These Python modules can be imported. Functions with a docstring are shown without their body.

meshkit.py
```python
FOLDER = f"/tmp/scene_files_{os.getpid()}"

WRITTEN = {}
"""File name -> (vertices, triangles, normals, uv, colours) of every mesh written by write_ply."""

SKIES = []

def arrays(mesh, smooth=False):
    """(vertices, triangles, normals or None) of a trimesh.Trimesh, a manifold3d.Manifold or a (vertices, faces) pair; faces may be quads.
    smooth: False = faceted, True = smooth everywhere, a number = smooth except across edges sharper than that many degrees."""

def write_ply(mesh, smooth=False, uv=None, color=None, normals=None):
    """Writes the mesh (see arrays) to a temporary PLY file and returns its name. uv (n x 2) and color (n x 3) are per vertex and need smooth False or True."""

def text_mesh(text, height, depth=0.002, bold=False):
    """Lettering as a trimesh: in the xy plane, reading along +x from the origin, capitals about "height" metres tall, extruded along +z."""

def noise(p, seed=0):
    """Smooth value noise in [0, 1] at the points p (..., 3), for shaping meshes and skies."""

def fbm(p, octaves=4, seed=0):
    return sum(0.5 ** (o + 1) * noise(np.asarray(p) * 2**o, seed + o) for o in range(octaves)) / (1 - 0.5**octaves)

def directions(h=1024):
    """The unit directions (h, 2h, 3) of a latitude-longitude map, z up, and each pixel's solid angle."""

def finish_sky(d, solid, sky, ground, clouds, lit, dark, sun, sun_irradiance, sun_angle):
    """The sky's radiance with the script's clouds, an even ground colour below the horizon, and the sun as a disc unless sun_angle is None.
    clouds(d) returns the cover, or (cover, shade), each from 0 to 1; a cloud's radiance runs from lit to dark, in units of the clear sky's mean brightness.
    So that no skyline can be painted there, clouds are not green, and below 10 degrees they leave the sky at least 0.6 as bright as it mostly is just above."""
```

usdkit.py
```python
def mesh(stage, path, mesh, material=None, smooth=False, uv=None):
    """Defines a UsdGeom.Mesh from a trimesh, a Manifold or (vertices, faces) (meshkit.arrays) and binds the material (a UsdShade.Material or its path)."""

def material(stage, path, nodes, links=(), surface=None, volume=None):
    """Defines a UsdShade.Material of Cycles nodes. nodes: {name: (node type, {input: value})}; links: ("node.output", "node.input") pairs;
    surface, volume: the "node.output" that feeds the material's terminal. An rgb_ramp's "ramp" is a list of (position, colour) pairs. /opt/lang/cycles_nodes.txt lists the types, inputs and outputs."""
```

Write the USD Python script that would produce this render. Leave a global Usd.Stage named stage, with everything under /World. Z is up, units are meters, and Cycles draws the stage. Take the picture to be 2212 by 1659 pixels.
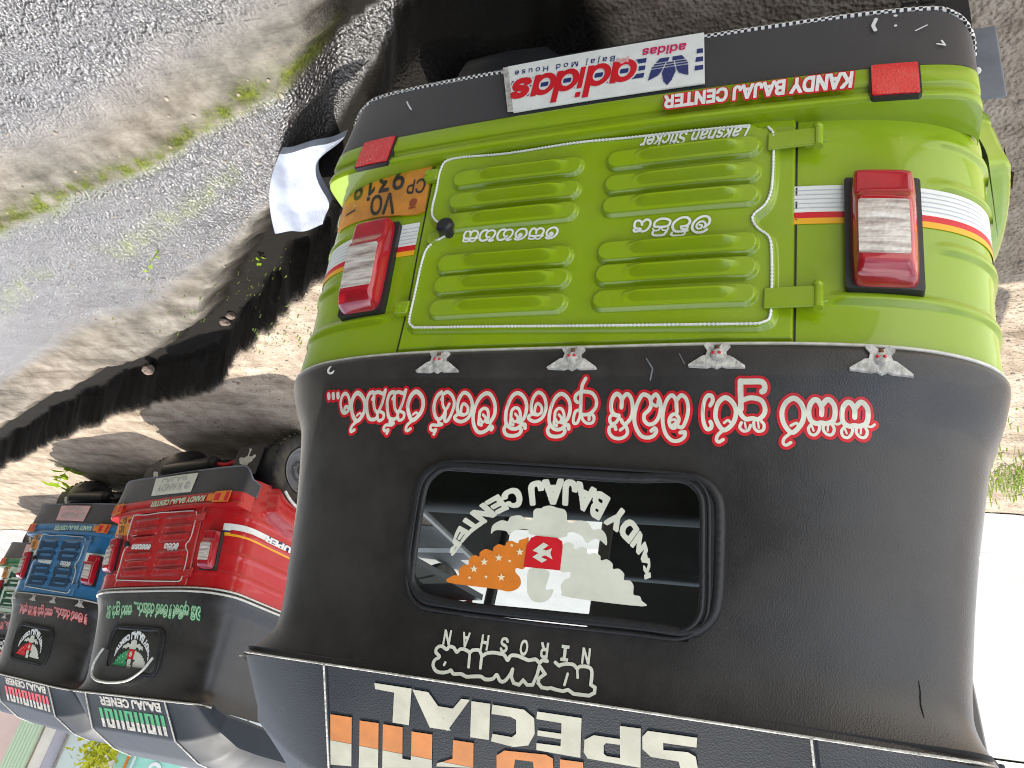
import math, glob, random
import numpy as np, trimesh, usdkit, meshkit
import shapely
from shapely.geometry import Polygon, LineString, Point, MultiPolygon, box as sbox
from shapely.ops import unary_union
from shapely import affinity
from scipy.interpolate import PchipInterpolator
from pxr import Usd, UsdGeom, UsdLux, UsdShade, Gf, Sdf, Vt

stage = Usd.Stage.CreateInMemory()
UsdGeom.SetStageUpAxis(stage, UsdGeom.Tokens.z)
UsdGeom.SetStageMetersPerUnit(stage, 1.0)
UsdGeom.Xform.Define(stage, '/World')
rng = np.random.default_rng(7)

# ------------------------------------------------------------------ camera (the phone was held upside down)
EYE = np.array([-.421, -1.015, 1.638]); YAW, PITCH, ROLL = np.radians([26.29, 28.4, 13.54])
fwd = np.array([math.sin(YAW)*math.cos(PITCH), math.cos(YAW)*math.cos(PITCH), -math.sin(PITCH)])
r0 = np.array([math.cos(YAW), -math.sin(YAW), 0]); u0 = np.cross(r0, fwd)
right = -(math.cos(ROLL)*r0 + math.sin(ROLL)*u0); up = -(-math.sin(ROLL)*r0 + math.cos(ROLL)*u0)
cam = UsdGeom.Camera.Define(stage, '/World/camera')
cam.AddTransformOp().Set(Gf.Matrix4d(*right, 0, *up, 0, *(-fwd), 0, *EYE, 1))
cam.CreateHorizontalApertureAttr(36.0); cam.CreateVerticalApertureAttr(27.0); cam.CreateFocalLengthAttr(36*1712/2212)
cam.CreateClippingRangeAttr(Gf.Vec2f(.05, 2000))
cam.CreateExposureAttr(1.0)
# ------------------------------------------------------------------ sky and sun
SUN_EL = math.radians(67); SUN_AZ = np.array([.42, .9075])
sdir = np.array([SUN_AZ[0]*math.cos(SUN_EL), SUN_AZ[1]*math.cos(SUN_EL), math.sin(SUN_EL)])
sky = UsdLux.DomeLight.Define(stage, '/World/sky')
sky.GetPrim().SetCustomDataByKey('kind', 'structure')
UsdGeom.Scope.Define(stage, '/World/Looks')
def M(name, nodes, links=(), surface=None, volume=None):
    return usdkit.material(stage, '/World/Looks/' + name, nodes, links, surface, volume)
skym = M('sky_look', {'s': ('sky_texture', {'sky_type': 'single_scattering', 'sun_disc': False, 'sun_elevation': SUN_EL, 'sun_rotation': math.atan2(SUN_AZ[0], SUN_AZ[1]), 'aerosol_density': 2.0}),
    'tc': ('texture_coordinate', {}), 'n': ('noise_texture', {'scale': 2.2, 'detail': 6.0, 'roughness': .6}), 'r': ('rgb_ramp', {'ramp': [(.42, (0, 0, 0)), (.62, (1, 1, 1))]}),
    'mx': ('mix_color', {'b': (9.0, 9.2, 9.6)}), 'bg': ('background_shader', {'strength': 0.14})},
    [('tc.generated', 'n.vector'), ('n.fac', 'r.fac'), ('r.color', 'mx.fac'), ('s.color', 'mx.a'), ('mx.result', 'bg.color')], surface='bg.background')
UsdShade.MaterialBindingAPI.Apply(sky.GetPrim()).Bind(skym)
sun = UsdLux.DistantLight.Define(stage, '/World/sun')
sun.CreateNormalizeAttr(True); sun.CreateIntensityAttr(0.95); sun.CreateAngleAttr(.5); sun.CreateColorAttr(Gf.Vec3f(1, .95, .86))
zx = np.cross([0, 0, 1.], sdir); zx /= np.linalg.norm(zx); zy = np.cross(sdir, zx)
sun.AddTransformOp().Set(Gf.Matrix4d(*zx, 0, *zy, 0, *sdir, 0, 0, 0, 50, 1))

# outlines of lettering and stickers: millimetres across (x) and above the ground (z) on the back of the vehicle; strokes are [pen width, points, flags]
D = {
    'slogan': [[8.4,[[478.3,1020.6],[477.6,1025.0]],""],[8.2,[[466.1,1021.5],[465.6,1026.2]],""],[8.1,[[454.2,1022.3],[453.8,1026.7]],""],[6.0,[[437.4,1050.1],[435.7,1044.9],[429.9,1044.9],[424.7,1048.3],[424.8,1037.6],[428.6,1027.7],[436.0,1023.1],[443.7,1027.3],[447.1,1037.7],[444.1,1048.8],[437.4,1054.5],[429.4,1052.7],[425.3,1047.7]],""],[7.6,[[404.7,1025.0],[392.9,1034.3],[388.3,1048.9],[393.1,1062.7],[402.8,1070.8],[411.6,1066.1],[418.8,1053.6],[420.4,1040.4],[414.5,1029.0]],"c"],[4.3,[[395.0,1060.2],[400.2,1057.5],[406.0,1061.2]],""],[6.1,[[405.7,1072.4],[413.6,1077.7],[416.5,1084.6],[414.2,1088.4],[407.4,1085.9]],""],[6.5,[[371.3,1025.7],[379.2,1028.1],[384.5,1038.5],[384.0,1051.5],[377.6,1067.2],[367.2,1070.7],[359.3,1068.1]],""],[4.8,[[371.3,1025.7],[368.8,1031.2],[373.2,1036.9]],""],[5.8,[[368.6,1032.4],[369.2,1043.0],[366.0,1053.8],[358.2,1060.6]],""],[5.5,[[344.5,1026.7],[349.4,1040.6],[353.8,1050.9],[359.8,1060.0]],""],[6.1,[[367.9,1027.7],[359.1,1026.4],[348.9,1029.4],[343.9,1024.3]],""],[5.5,[[352.7,1058.0],[345.5,1061.8],[345.7,1069.9],[354.9,1073.0],[359.3,1063.5]],""],[6.2,[[326.9,1027.7],[334.4,1030.3],[339.4,1040.6],[338.9,1053.5],[333.0,1068.8],[323.2,1072.0],[315.7,1069.4]],""],[4.6,[[326.9,1027.7],[324.6,1033.1],[328.8,1038.8]],""],[5.6,[[324.4,1034.3],[325.0,1044.8],[322.0,1055.4],[314.6,1062.0]],""],[5.3,[[301.5,1028.2],[306.2,1042.0],[310.3,1052.3],[316.2,1061.3]],""],[5.9,[[323.7,1029.6],[315.3,1028.2],[305.7,1030.9],[300.9,1025.8]],""],[5.3,[[309.4,1059.3],[302.5,1062.9],[302.8,1070.9],[311.5,1074.1],[315.7,1064.8]],""],[5.6,[[328.7,1071.7],[330.1,1076.9],[322.0,1078.3],[325.8,1081.6],[337.4,1081.3],[341.7,1086.3],[338.7,1091.1],[331.7,1089.6],[333.5,1095.9]],""],[7.3,[[278.5,1029.2],[267.7,1037.9],[265.1,1051.8],[270.8,1065.3],[283.2,1074.7],[291.3,1066.0],[296.4,1052.1],[293.5,1040.6],[287.7,1032.7]],"c"],[4.1,[[273.6,1064.7],[278.1,1061.7],[283.8,1065.0]],""],[5.5,[[284.4,1075.8],[292.6,1081.9],[295.0,1088.8],[291.7,1092.3],[285.6,1088.9]],""],[6.3,[[229.7,1031.3],[237.0,1035.7],[242.4,1045.4],[243.5,1057.8],[237.9,1070.3],[230.9,1074.0],[223.7,1068.2],[220.7,1060.4]],""],[4.3,[[229.0,1031.3],[227.1,1035.4],[230.2,1042.2]],""],[5.0,[[227.4,1038.8],[227.5,1047.9],[224.0,1055.3],[219.2,1057.0],[214.2,1049.2]],""],[5.7,[[226.1,1033.7],[217.9,1030.9],[209.3,1036.8],[204.8,1047.1],[207.6,1061.6],[213.7,1075.0],[220.0,1076.6],[220.3,1063.7]],""],[5.3,[[232.7,1074.8],[230.7,1079.9],[224.6,1082.2],[232.2,1083.8],[244.2,1083.2],[246.0,1089.4],[240.2,1092.8],[235.2,1090.6],[238.0,1098.5]],""],[5.1,[[186.3,1048.8],[178.8,1055.0],[179.0,1063.5],[184.9,1066.5],[190.9,1063.5],[190.6,1053.7]],"c"],[5.9,[[184.9,1066.9],[195.0,1064.7],[198.7,1053.6],[195.7,1040.7],[186.9,1032.4],[176.7,1037.1],[171.0,1050.1],[172.1,1063.5],[177.9,1073.2],[188.5,1077.9],[198.7,1075.1],[201.8,1070.2],[195.6,1065.3]],""],[6.3,[[135.5,1079.1],[128.8,1065.9],[130.1,1049.0],[137.2,1036.8],[145.8,1033.7],[156.7,1039.8],[164.9,1052.6],[167.6,1068.4],[164.6,1082.9],[157.6,1093.2],[149.2,1095.2],[140.2,1091.2],[134.8,1085.1],[130.6,1086.9],[132.2,1090.5]],""],[5.3,[[141.0,1078.6],[139.7,1068.3],[142.6,1058.7],[149.4,1056.5],[155.7,1061.7],[156.1,1073.2],[156.3,1081.1],[150.6,1083.1]],""],[4.5,[[149.7,1066.6],[144.4,1071.4],[145.6,1076.8],[149.8,1078.6],[153.7,1073.8]],""],[5.7,[[141.7,1078.0],[136.2,1079.1]],""],[6.1,[[81.8,1078.6],[75.0,1068.0],[73.6,1051.4],[79.7,1038.8],[90.1,1033.6],[100.0,1039.4],[107.2,1053.9],[108.9,1068.2],[106.7,1080.1],[98.0,1087.7],[87.4,1088.2],[80.2,1082.8],[74.4,1081.5],[72.9,1087.4]],""],[6.1,[[107.0,1083.1],[109.8,1090.3],[104.7,1098.0],[94.0,1100.0],[83.8,1097.7],[79.3,1091.6],[81.7,1086.9]],""],[5.1,[[85.2,1078.1],[82.8,1068.0],[86.4,1058.0],[93.2,1055.3],[99.0,1061.0],[99.2,1072.9],[99.4,1080.0],[94.6,1082.3]],""],[4.3,[[92.3,1065.1],[87.2,1070.4],[88.7,1075.7],[93.1,1077.6],[96.8,1072.9]],""],[5.6,[[86.5,1077.5],[81.9,1078.0]],""],[4.8,[[54.1,1048.7],[47.4,1054.6],[47.7,1062.8],[53.2,1065.8],[58.6,1062.9],[58.2,1053.5]],"c"],[5.5,[[53.2,1066.2],[62.4,1064.1],[65.5,1053.5],[62.5,1041.0],[54.2,1033.0],[45.1,1037.4],[40.1,1049.9],[41.3,1062.8],[46.9,1072.2],[56.8,1076.7],[66.0,1074.1],[68.8,1069.4],[63.0,1064.7]],""],[5.9,[[7.6,1079.0],[1.0,1068.6],[-0.6,1052.4],[5.0,1040.1],[14.9,1035.0],[24.5,1040.7],[31.6,1054.8],[33.4,1068.8],[31.4,1080.4],[23.2,1087.9],[13.1,1088.3],[6.1,1083.0],[0.6,1081.8],[-0.7,1087.6]],""],[5.9,[[31.8,1083.3],[34.5,1090.4],[29.8,1097.9],[19.6,1099.9],[9.8,1097.6],[5.4,1091.7],[7.6,1087.1]],""],[4.9,[[10.8,1078.5],[8.5,1068.6],[11.7,1058.8],[18.2,1056.1],[23.8,1061.8],[24.1,1073.4],[24.4,1080.3],[19.9,1082.6]],""],[4.2,[[17.4,1065.8],[12.6,1071.0],[14.1,1076.2],[18.4,1078.0],[21.9,1073.4]],""],[5.4,[[12.1,1077.9],[7.7,1078.4]],""],[5.7,[[-25.4,1013.5],[-20.1,1022.9],[-18.1,1036.0],[-17.8,1053.5],[-18.2,1063.8]],""],[5.4,[[-12.7,1047.1],[-8.7,1043.6],[-9.5,1037.2],[-17.2,1032.5],[-27.0,1032.2],[-37.0,1034.9],[-43.2,1044.2],[-42.3,1054.6],[-35.3,1062.6],[-26.9,1065.5],[-18.3,1065.0]],""],[4.9,[[-17.9,1067.3],[-14.3,1077.6],[-8.8,1078.8],[-7.1,1071.9],[-9.6,1061.0],[-14.2,1058.7]],""],[4.8,[[-19.7,1067.3],[-23.9,1074.7],[-30.9,1078.8],[-38.7,1077.4],[-40.9,1070.6],[-37.9,1065.5],[-33.1,1066.6],[-32.9,1072.9]],""],[6.4,[[-83.5,1054.5],[-83.7,1042.6],[-77.6,1035.7],[-71.8,1037.9],[-67.3,1047.7],[-67.7,1057.9],[-72.3,1064.7],[-80.1,1066.9]],""],[5.9,[[-84.1,1043.1],[-91.3,1035.7],[-97.7,1040.3],[-101.1,1052.2],[-100.9,1064.5],[-96.9,1073.5],[-90.3,1080.3]],""],[5.2,[[-80.1,1066.9],[-69.3,1065.8],[-65.9,1072.6],[-69.5,1078.8],[-76.0,1077.1],[-80.4,1071.4],[-85.2,1073.6]],""],[5.4,[[-85.3,1075.8],[-92.8,1083.6],[-95.1,1092.6],[-90.3,1098.9],[-81.7,1101.3],[-72.7,1099.2],[-66.5,1091.9],[-66.9,1083.9],[-73.9,1082.1],[-76.6,1087.2]],""],[4.7,[[-88.2,1084.8],[-83.7,1088.2]],""],[6.0,[[-121.3,1062.7],[-126.9,1057.6],[-129.6,1049.8],[-126.6,1039.7],[-117.1,1036.5],[-110.6,1044.3],[-106.0,1056.7],[-104.6,1071.2],[-108.0,1084.5],[-116.2,1096.1],[-126.1,1099.0],[-135.0,1096.3],[-139.2,1089.6],[-136.7,1085.0],[-131.8,1088.6]],""],[5.8,[[-129.9,1042.0],[-136.7,1036.3],[-142.6,1044.2],[-144.3,1057.5],[-140.8,1070.8],[-134.1,1078.0],[-126.2,1078.9],[-120.1,1073.2],[-119.5,1065.5],[-122.5,1062.1]],""],[4.6,[[-140.5,1044.2],[-138.6,1052.0],[-132.2,1049.8]],""],[5.7,[[-168.1,1055.1],[-167.1,1044.0],[-161.8,1037.6],[-155.7,1040.8],[-150.5,1050.8],[-148.0,1064.1],[-148.9,1079.5],[-154.1,1093.7],[-163.5,1102.4],[-173.4,1102.3],[-180.9,1096.9],[-181.9,1089.8],[-175.1,1090.5]],""],[5.6,[[-168.3,1044.0],[-174.7,1037.5],[-181.6,1041.1],[-185.3,1051.6],[-184.9,1063.6],[-182.2,1074.5],[-177.6,1082.8],[-172.0,1081.8]],""],[5.4,[[-168.1,1052.9],[-168.4,1062.2],[-161.8,1065.0],[-157.9,1072.8],[-160.2,1081.5],[-165.9,1084.1],[-170.4,1078.0],[-172.3,1070.3],[-167.3,1063.3]],""],[3.8,[[-160.4,1072.7],[-166.5,1071.5],[-167.8,1075.9],[-164.1,1079.2]],""],[5.8,[[-217.6,1050.6],[-221.2,1044.0],[-219.4,1038.0],[-213.4,1037.8],[-208.7,1045.8],[-206.9,1058.9],[-208.5,1074.0],[-213.3,1084.1],[-219.0,1083.4],[-220.3,1078.0],[-218.4,1073.7]],""],[6.6,[[-239.9,1039.8],[-248.5,1045.0],[-254.3,1055.6],[-253.3,1068.5],[-247.2,1079.3],[-237.8,1085.2],[-230.1,1077.7],[-225.3,1065.0],[-227.3,1050.9],[-232.5,1043.2]],"c"],[3.7,[[-247.1,1074.0],[-243.3,1070.9],[-238.1,1074.8]],""],[5.0,[[-235.2,1086.7],[-229.5,1092.8],[-227.8,1099.3],[-231.4,1102.4],[-237.3,1098.8]],""],[8.0,[[-261.3,1054.3],[-260.8,1031.7],[-260.7,1018.1]],"s"],[7.7,[[-260.7,1018.5],[-275.7,1018.2],[-289.0,1018.1],[-294.0,1022.0],[-293.9,1028.9],[-290.6,1030.8]],""],[6.5,[[-277.0,1039.2],[-289.4,1042.2],[-294.7,1051.7],[-293.4,1060.9],[-285.9,1068.1],[-277.5,1067.2],[-269.0,1068.5],[-262.2,1063.0],[-259.9,1054.3],[-262.3,1044.5],[-268.5,1040.9]],"c"],[4.3,[[-262.4,1073.6],[-260.1,1080.4],[-265.5,1085.5],[-272.1,1083.8],[-275.3,1076.9]],""],[2.9,[[-267.1,1073.4],[-268.7,1081.0]],""],[4.3,[[-279.4,1072.9],[-280.5,1080.5],[-285.7,1085.1],[-292.7,1082.7],[-293.7,1075.2],[-289.7,1070.6]],""],[2.9,[[-285.5,1072.7],[-286.6,1080.3]],""],[6.7,[[-333.1,1037.9],[-342.2,1042.4],[-347.3,1053.5],[-346.4,1065.8],[-340.9,1076.4],[-332.3,1084.3],[-325.0,1079.3],[-319.4,1069.2],[-318.0,1056.0],[-323.0,1044.3]],"c"],[3.8,[[-340.5,1076.9],[-337.7,1070.8],[-330.0,1074.7]],""],[4.4,[[-329.2,1085.7],[-321.4,1092.8],[-319.9,1099.6],[-323.8,1102.4],[-330.1,1098.4]],""],[6.8,[[-370.7,1057.1],[-370.8,1047.2],[-366.3,1039.5],[-360.4,1039.0],[-355.2,1046.4],[-353.9,1056.8],[-356.8,1066.0],[-364.0,1069.7],[-370.2,1068.3],[-377.4,1068.7],[-385.4,1064.8],[-388.3,1055.3],[-387.8,1045.0],[-382.9,1038.4],[-377.6,1037.8],[-371.2,1045.3]],""],[4.1,[[-356.8,1071.6],[-353.3,1077.5],[-355.9,1084.3],[-362.1,1085.3],[-367.1,1079.3],[-368.4,1071.7]],""],[2.8,[[-357.7,1072.5],[-360.3,1079.8]],""],[4.1,[[-373.4,1070.4],[-373.1,1077.9],[-378.2,1083.5],[-384.4,1083.0],[-387.4,1075.8],[-384.5,1069.1]],""],[2.8,[[-379.2,1070.9],[-378.7,1078.4]],""],[3.4,[[-387.2,1067.9],[-392.5,1068.4],[-397.0,1064.7]],""],[6.7,[[-413.8,1057.1],[-413.9,1047.4],[-409.6,1039.9],[-403.8,1039.5],[-398.6,1047.0],[-397.3,1057.3],[-400.0,1066.3],[-407.0,1069.8],[-413.2,1068.2],[-420.2,1068.4],[-428.2,1064.3],[-431.1,1054.8],[-430.6,1044.8],[-425.9,1038.4],[-420.6,1038.0],[-414.4,1045.5]],""],[4.1,[[-400.0,1071.8],[-396.6,1077.7],[-399.0,1084.4],[-405.1,1085.2],[-410.0,1079.1],[-411.4,1071.6]],""],[2.8,[[-400.8,1072.7],[-403.4,1079.8]],""],[4.1,[[-416.3,1070.2],[-415.9,1077.6],[-420.9,1083.0],[-427.0,1082.3],[-430.0,1075.1],[-427.2,1068.6]],""],[2.8,[[-421.9,1070.5],[-421.4,1077.9]],""],[3.3,[[-429.9,1067.3],[-435.1,1067.6],[-439.5,1063.9]],""]],
    'door_word_one': [[4.4,[[224.9,731.6],[225.8,724.4],[232.3,720.7],[237.3,725.5],[237.9,733.8],[232.5,736.7],[222.0,737.2],[210.3,737.7]],""],[4.3,[[224.7,725.7],[218.7,721.8],[211.6,724.7],[210.0,730.7],[213.9,736.8]],""],[3.4,[[238.0,737.3],[238.1,741.4],[228.5,743.0],[227.4,739.6]],""],[3.4,[[225.0,739.8],[222.7,743.3],[216.3,743.6],[213.0,739.2]],""],[4.5,[[192.1,723.3],[201.0,724.5],[205.5,733.5],[203.9,741.8],[197.8,744.8],[190.2,742.6]],""],[4.0,[[185.8,737.7],[189.7,738.5],[193.3,733.5],[190.4,726.8],[181.6,724.7],[175.5,729.4],[177.4,737.4],[182.3,742.1],[186.0,744.1],[183.9,746.6],[177.9,745.4]],""],[4.4,[[156.9,725.3],[165.6,726.6],[170.1,735.5],[168.6,743.7],[162.6,746.6],[155.2,744.4]],""],[3.9,[[150.9,739.6],[154.6,740.4],[158.2,735.4],[155.2,728.7],[146.7,726.7],[140.7,731.3],[142.7,739.2],[147.5,743.9],[151.1,745.9],[149.1,748.3],[143.2,747.1]],""],[4.1,[[135.1,746.4],[130.4,748.7],[120.8,747.0],[114.2,739.6],[115.1,731.5],[121.3,727.5],[129.8,729.3],[134.4,735.5],[132.9,742.6],[127.7,744.1],[122.9,741.1],[124.8,737.5],[128.4,739.5]],""],[4.1,[[95.6,739.0],[96.3,732.1],[102.1,728.7],[106.9,733.4],[107.7,741.3],[102.8,744.0],[93.1,744.3],[82.4,744.7]],""],[4.1,[[95.3,733.3],[89.7,729.5],[83.1,732.1],[81.9,737.9],[85.7,743.8]],""],[3.2,[[107.9,744.7],[108.1,748.7],[99.4,750.0],[98.2,746.7]],""],[3.1,[[96.0,746.9],[94.0,750.2],[88.1,750.4],[84.9,746.1]],""],[4.0,[[76.6,749.1],[72.1,751.4],[62.8,749.7],[56.3,742.4],[57.0,734.5],[63.0,730.5],[71.2,732.3],[75.8,738.5],[74.4,745.3],[69.4,746.9],[64.7,743.9],[66.5,740.4],[70.0,742.3]],""]],
    'door_word_two': [[4.2,[[-93.0,740.6],[-91.6,735.1],[-86.5,731.5],[-80.9,734.3],[-80.2,741.6],[-82.8,746.2],[-90.7,748.0],[-89.5,751.6],[-81.3,752.0],[-79.6,748.6]],""],[4.2,[[-93.6,735.8],[-100.0,731.0],[-106.6,735.4],[-105.9,745.1],[-99.7,752.0],[-93.5,753.1]],""],[4.3,[[-115.5,746.0],[-113.5,742.6],[-115.3,736.8],[-122.2,732.6],[-132.6,733.1],[-139.5,737.5],[-138.1,744.8],[-130.7,747.6]],"c"],[2.9,[[-111.9,749.4],[-114.6,753.4],[-121.6,752.9],[-124.1,747.8]],""],[2.8,[[-126.2,750.1],[-129.3,754.1],[-135.9,754.2],[-137.4,749.6]],""],[4.1,[[-112.3,755.3],[-112.2,760.6],[-117.6,762.6],[-129.8,762.6],[-134.6,757.2]],""],[4.4,[[-158.4,749.8],[-168.1,748.5],[-172.1,741.5],[-167.2,733.9],[-156.1,733.9],[-146.3,741.3],[-144.5,750.7],[-150.1,758.0],[-164.0,758.7],[-168.6,757.8]],""],[3.6,[[-158.0,750.3],[-158.6,753.5],[-162.9,754.9],[-168.3,753.8],[-169.1,750.2]],""],[3.6,[[-144.1,759.6],[-142.5,763.7],[-150.6,765.9],[-161.2,765.7],[-165.1,762.4]],""],[4.4,[[-195.7,754.5],[-202.7,747.8],[-203.2,738.9],[-196.6,734.1],[-187.6,735.7],[-178.8,743.4],[-176.1,753.4],[-179.7,760.5],[-187.1,763.5],[-195.2,762.0],[-199.6,758.7]],""],[3.4,[[-195.8,755.1],[-197.3,748.4],[-192.5,743.3],[-186.2,745.1],[-182.9,750.9],[-185.1,755.8],[-190.4,755.5],[-191.5,750.5],[-187.8,749.4]],""]],
    'outline_words': [[3.3,[[-2.9,1426.7],[4.1,1426.3],[8.5,1429.9],[15.3,1426.3],[24.8,1428.7],[32.8,1427.2],[43.9,1424.7],[53.8,1425.8],[57.7,1432.6],[63.8,1426.4],[72.8,1424.9],[83.0,1424.8],[92.9,1427.2],[98.9,1431.1],[105.3,1424.1],[115.6,1425.3],[119.5,1428.4],[129.1,1425.6],[136.6,1426.4],[141.0,1430.8],[147.5,1425.0],[155.3,1424.6],[158.3,1428.9],[167.6,1425.3],[174.8,1428.1],[175.7,1434.8],[168.2,1440.5],[175.3,1446.6],[175.8,1454.6],[168.7,1461.6],[157.9,1462.2],[149.3,1459.8],[145.3,1457.4],[139.8,1461.8],[128.1,1460.4],[118.5,1463.0],[107.1,1461.3],[95.5,1460.1],[87.7,1462.9],[76.5,1460.8],[71.2,1454.5],[64.8,1461.8],[57.6,1461.6],[50.8,1451.9],[47.9,1444.0]],""],[3.1,[[47.9,1444.0],[48.3,1454.1],[43.3,1462.2],[34.6,1463.6],[29.5,1456.7],[22.3,1462.0],[14.1,1460.9],[9.4,1446.7],[7.8,1434.2],[-2.0,1444.1],[5.9,1451.2],[6.3,1457.4],[-0.0,1462.7],[-8.3,1462.9],[-13.5,1461.6],[-21.9,1462.9],[-31.5,1463.5],[-39.1,1460.7],[-47.7,1464.9],[-58.3,1464.7],[-70.1,1464.4],[-77.4,1459.8],[-77.2,1452.7],[-70.9,1449.9]],"s"],[3.1,[[-70.9,1449.9],[-70.9,1439.2],[-69.1,1429.7],[-61.5,1427.0],[-52.3,1428.1],[-48.6,1431.0],[-42.7,1426.9],[-33.2,1426.8],[-23.9,1429.1],[-21.4,1430.6],[-15.4,1427.0]],""],[2.0,[[-48.6,1431.0],[-50.8,1442.9]],""],[2.0,[[-35.6,1439.9],[-32.9,1454.8]],""],[2.5,[[119.8,1428.4],[117.6,1449.4]],""],[2.7,[[99.6,1431.2],[98.6,1448.4]],""],[2.2,[[156.9,1447.7],[158.1,1451.1]],""]],
    'special_word': [[0.0,[[275.4,1489.8],[209.3,1489.7],[219.0,1536.9],[247.9,1537.2],[240.8,1498.2],[274.8,1497.5]],"f"],[0.0,[[208.0,1490.5],[180.8,1490.7],[165.6,1506.3],[125.6,1506.3],[136.2,1516.6],[143.9,1516.7],[152.9,1525.5],[161.3,1517.3],[147.1,1534.4],[182.6,1535.2]],"f"],[0.0,[[125.8,1492.5],[111.9,1492.2],[153.8,1536.0],[162.0,1525.7]],"f"],[0.0,[[109.4,1493.4],[79.0,1492.9],[84.8,1537.5],[115.4,1538.2]],"f"],[0.0,[[75.9,1493.5],[26.3,1493.5],[11.4,1501.8],[11.9,1520.2],[23.1,1535.6],[46.3,1540.7],[81.6,1538.6],[78.5,1529.1],[47.9,1529.1],[40.8,1524.1],[39.6,1507.2],[48.6,1504.6],[77.9,1505.0]],"f"],[0.0,[[6.2,1493.2],[-59.7,1492.7],[-54.9,1539.3],[10.8,1539.4],[9.8,1531.0],[-26.5,1529.6],[-27.6,1521.3],[8.0,1521.9],[6.9,1515.5],[-28.5,1514.8],[-29.7,1502.3],[7.9,1502.2]],"f"],[0.0,[[-114.2,1494.6],[-143.1,1493.9],[-140.5,1538.4],[-88.0,1538.6],[-65.7,1538.6],[-60.5,1532.1],[-62.4,1517.5],[-76.2,1510.2],[-113.5,1509.6],[-113.2,1516.2],[-93.5,1516.8],[-90.0,1519.9],[-89.5,1529.8],[-93.8,1531.9],[-112.4,1531.5]],"f"],[0.0,[[-152.5,1495.1],[-218.2,1494.1],[-216.8,1504.9],[-172.9,1505.8],[-172.6,1513.7],[-205.5,1511.6],[-215.4,1515.3],[-217.5,1527.3],[-194.6,1530.7],[-192.8,1523.7],[-155.5,1523.9],[-144.2,1516.8],[-144.8,1502.7]],"f"]],
    'second_word': [[0.0,[[364.4,1540.8],[323.0,1540.0],[331.8,1605.9],[372.2,1609.5]],"f"],[0.0,[[308.6,1542.3],[273.5,1541.3],[281.4,1600.6],[317.6,1605.9]],"f"],[0.0,[[265.6,1541.5],[230.3,1541.0],[235.5,1581.9],[220.3,1581.7],[215.0,1544.3],[179.3,1543.5],[184.3,1586.4],[273.6,1599.5]],"f"],[0.0,[[144.2,1545.6],[110.4,1544.8],[113.8,1576.0],[176.1,1583.2],[174.4,1579.0],[147.4,1569.3]],"f"],[0.0,[[74.2,1555.0],[61.3,1547.1],[-3.6,1542.9],[-13.9,1546.1],[-13.2,1557.6],[16.5,1562.0],[17.2,1554.3],[44.8,1555.5],[48.0,1566.6],[75.3,1570.7]],"f"],[0.0,[[-24.4,1545.5],[-58.7,1544.1],[-58.3,1550.9],[-23.8,1556.0]],"f"]],
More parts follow.
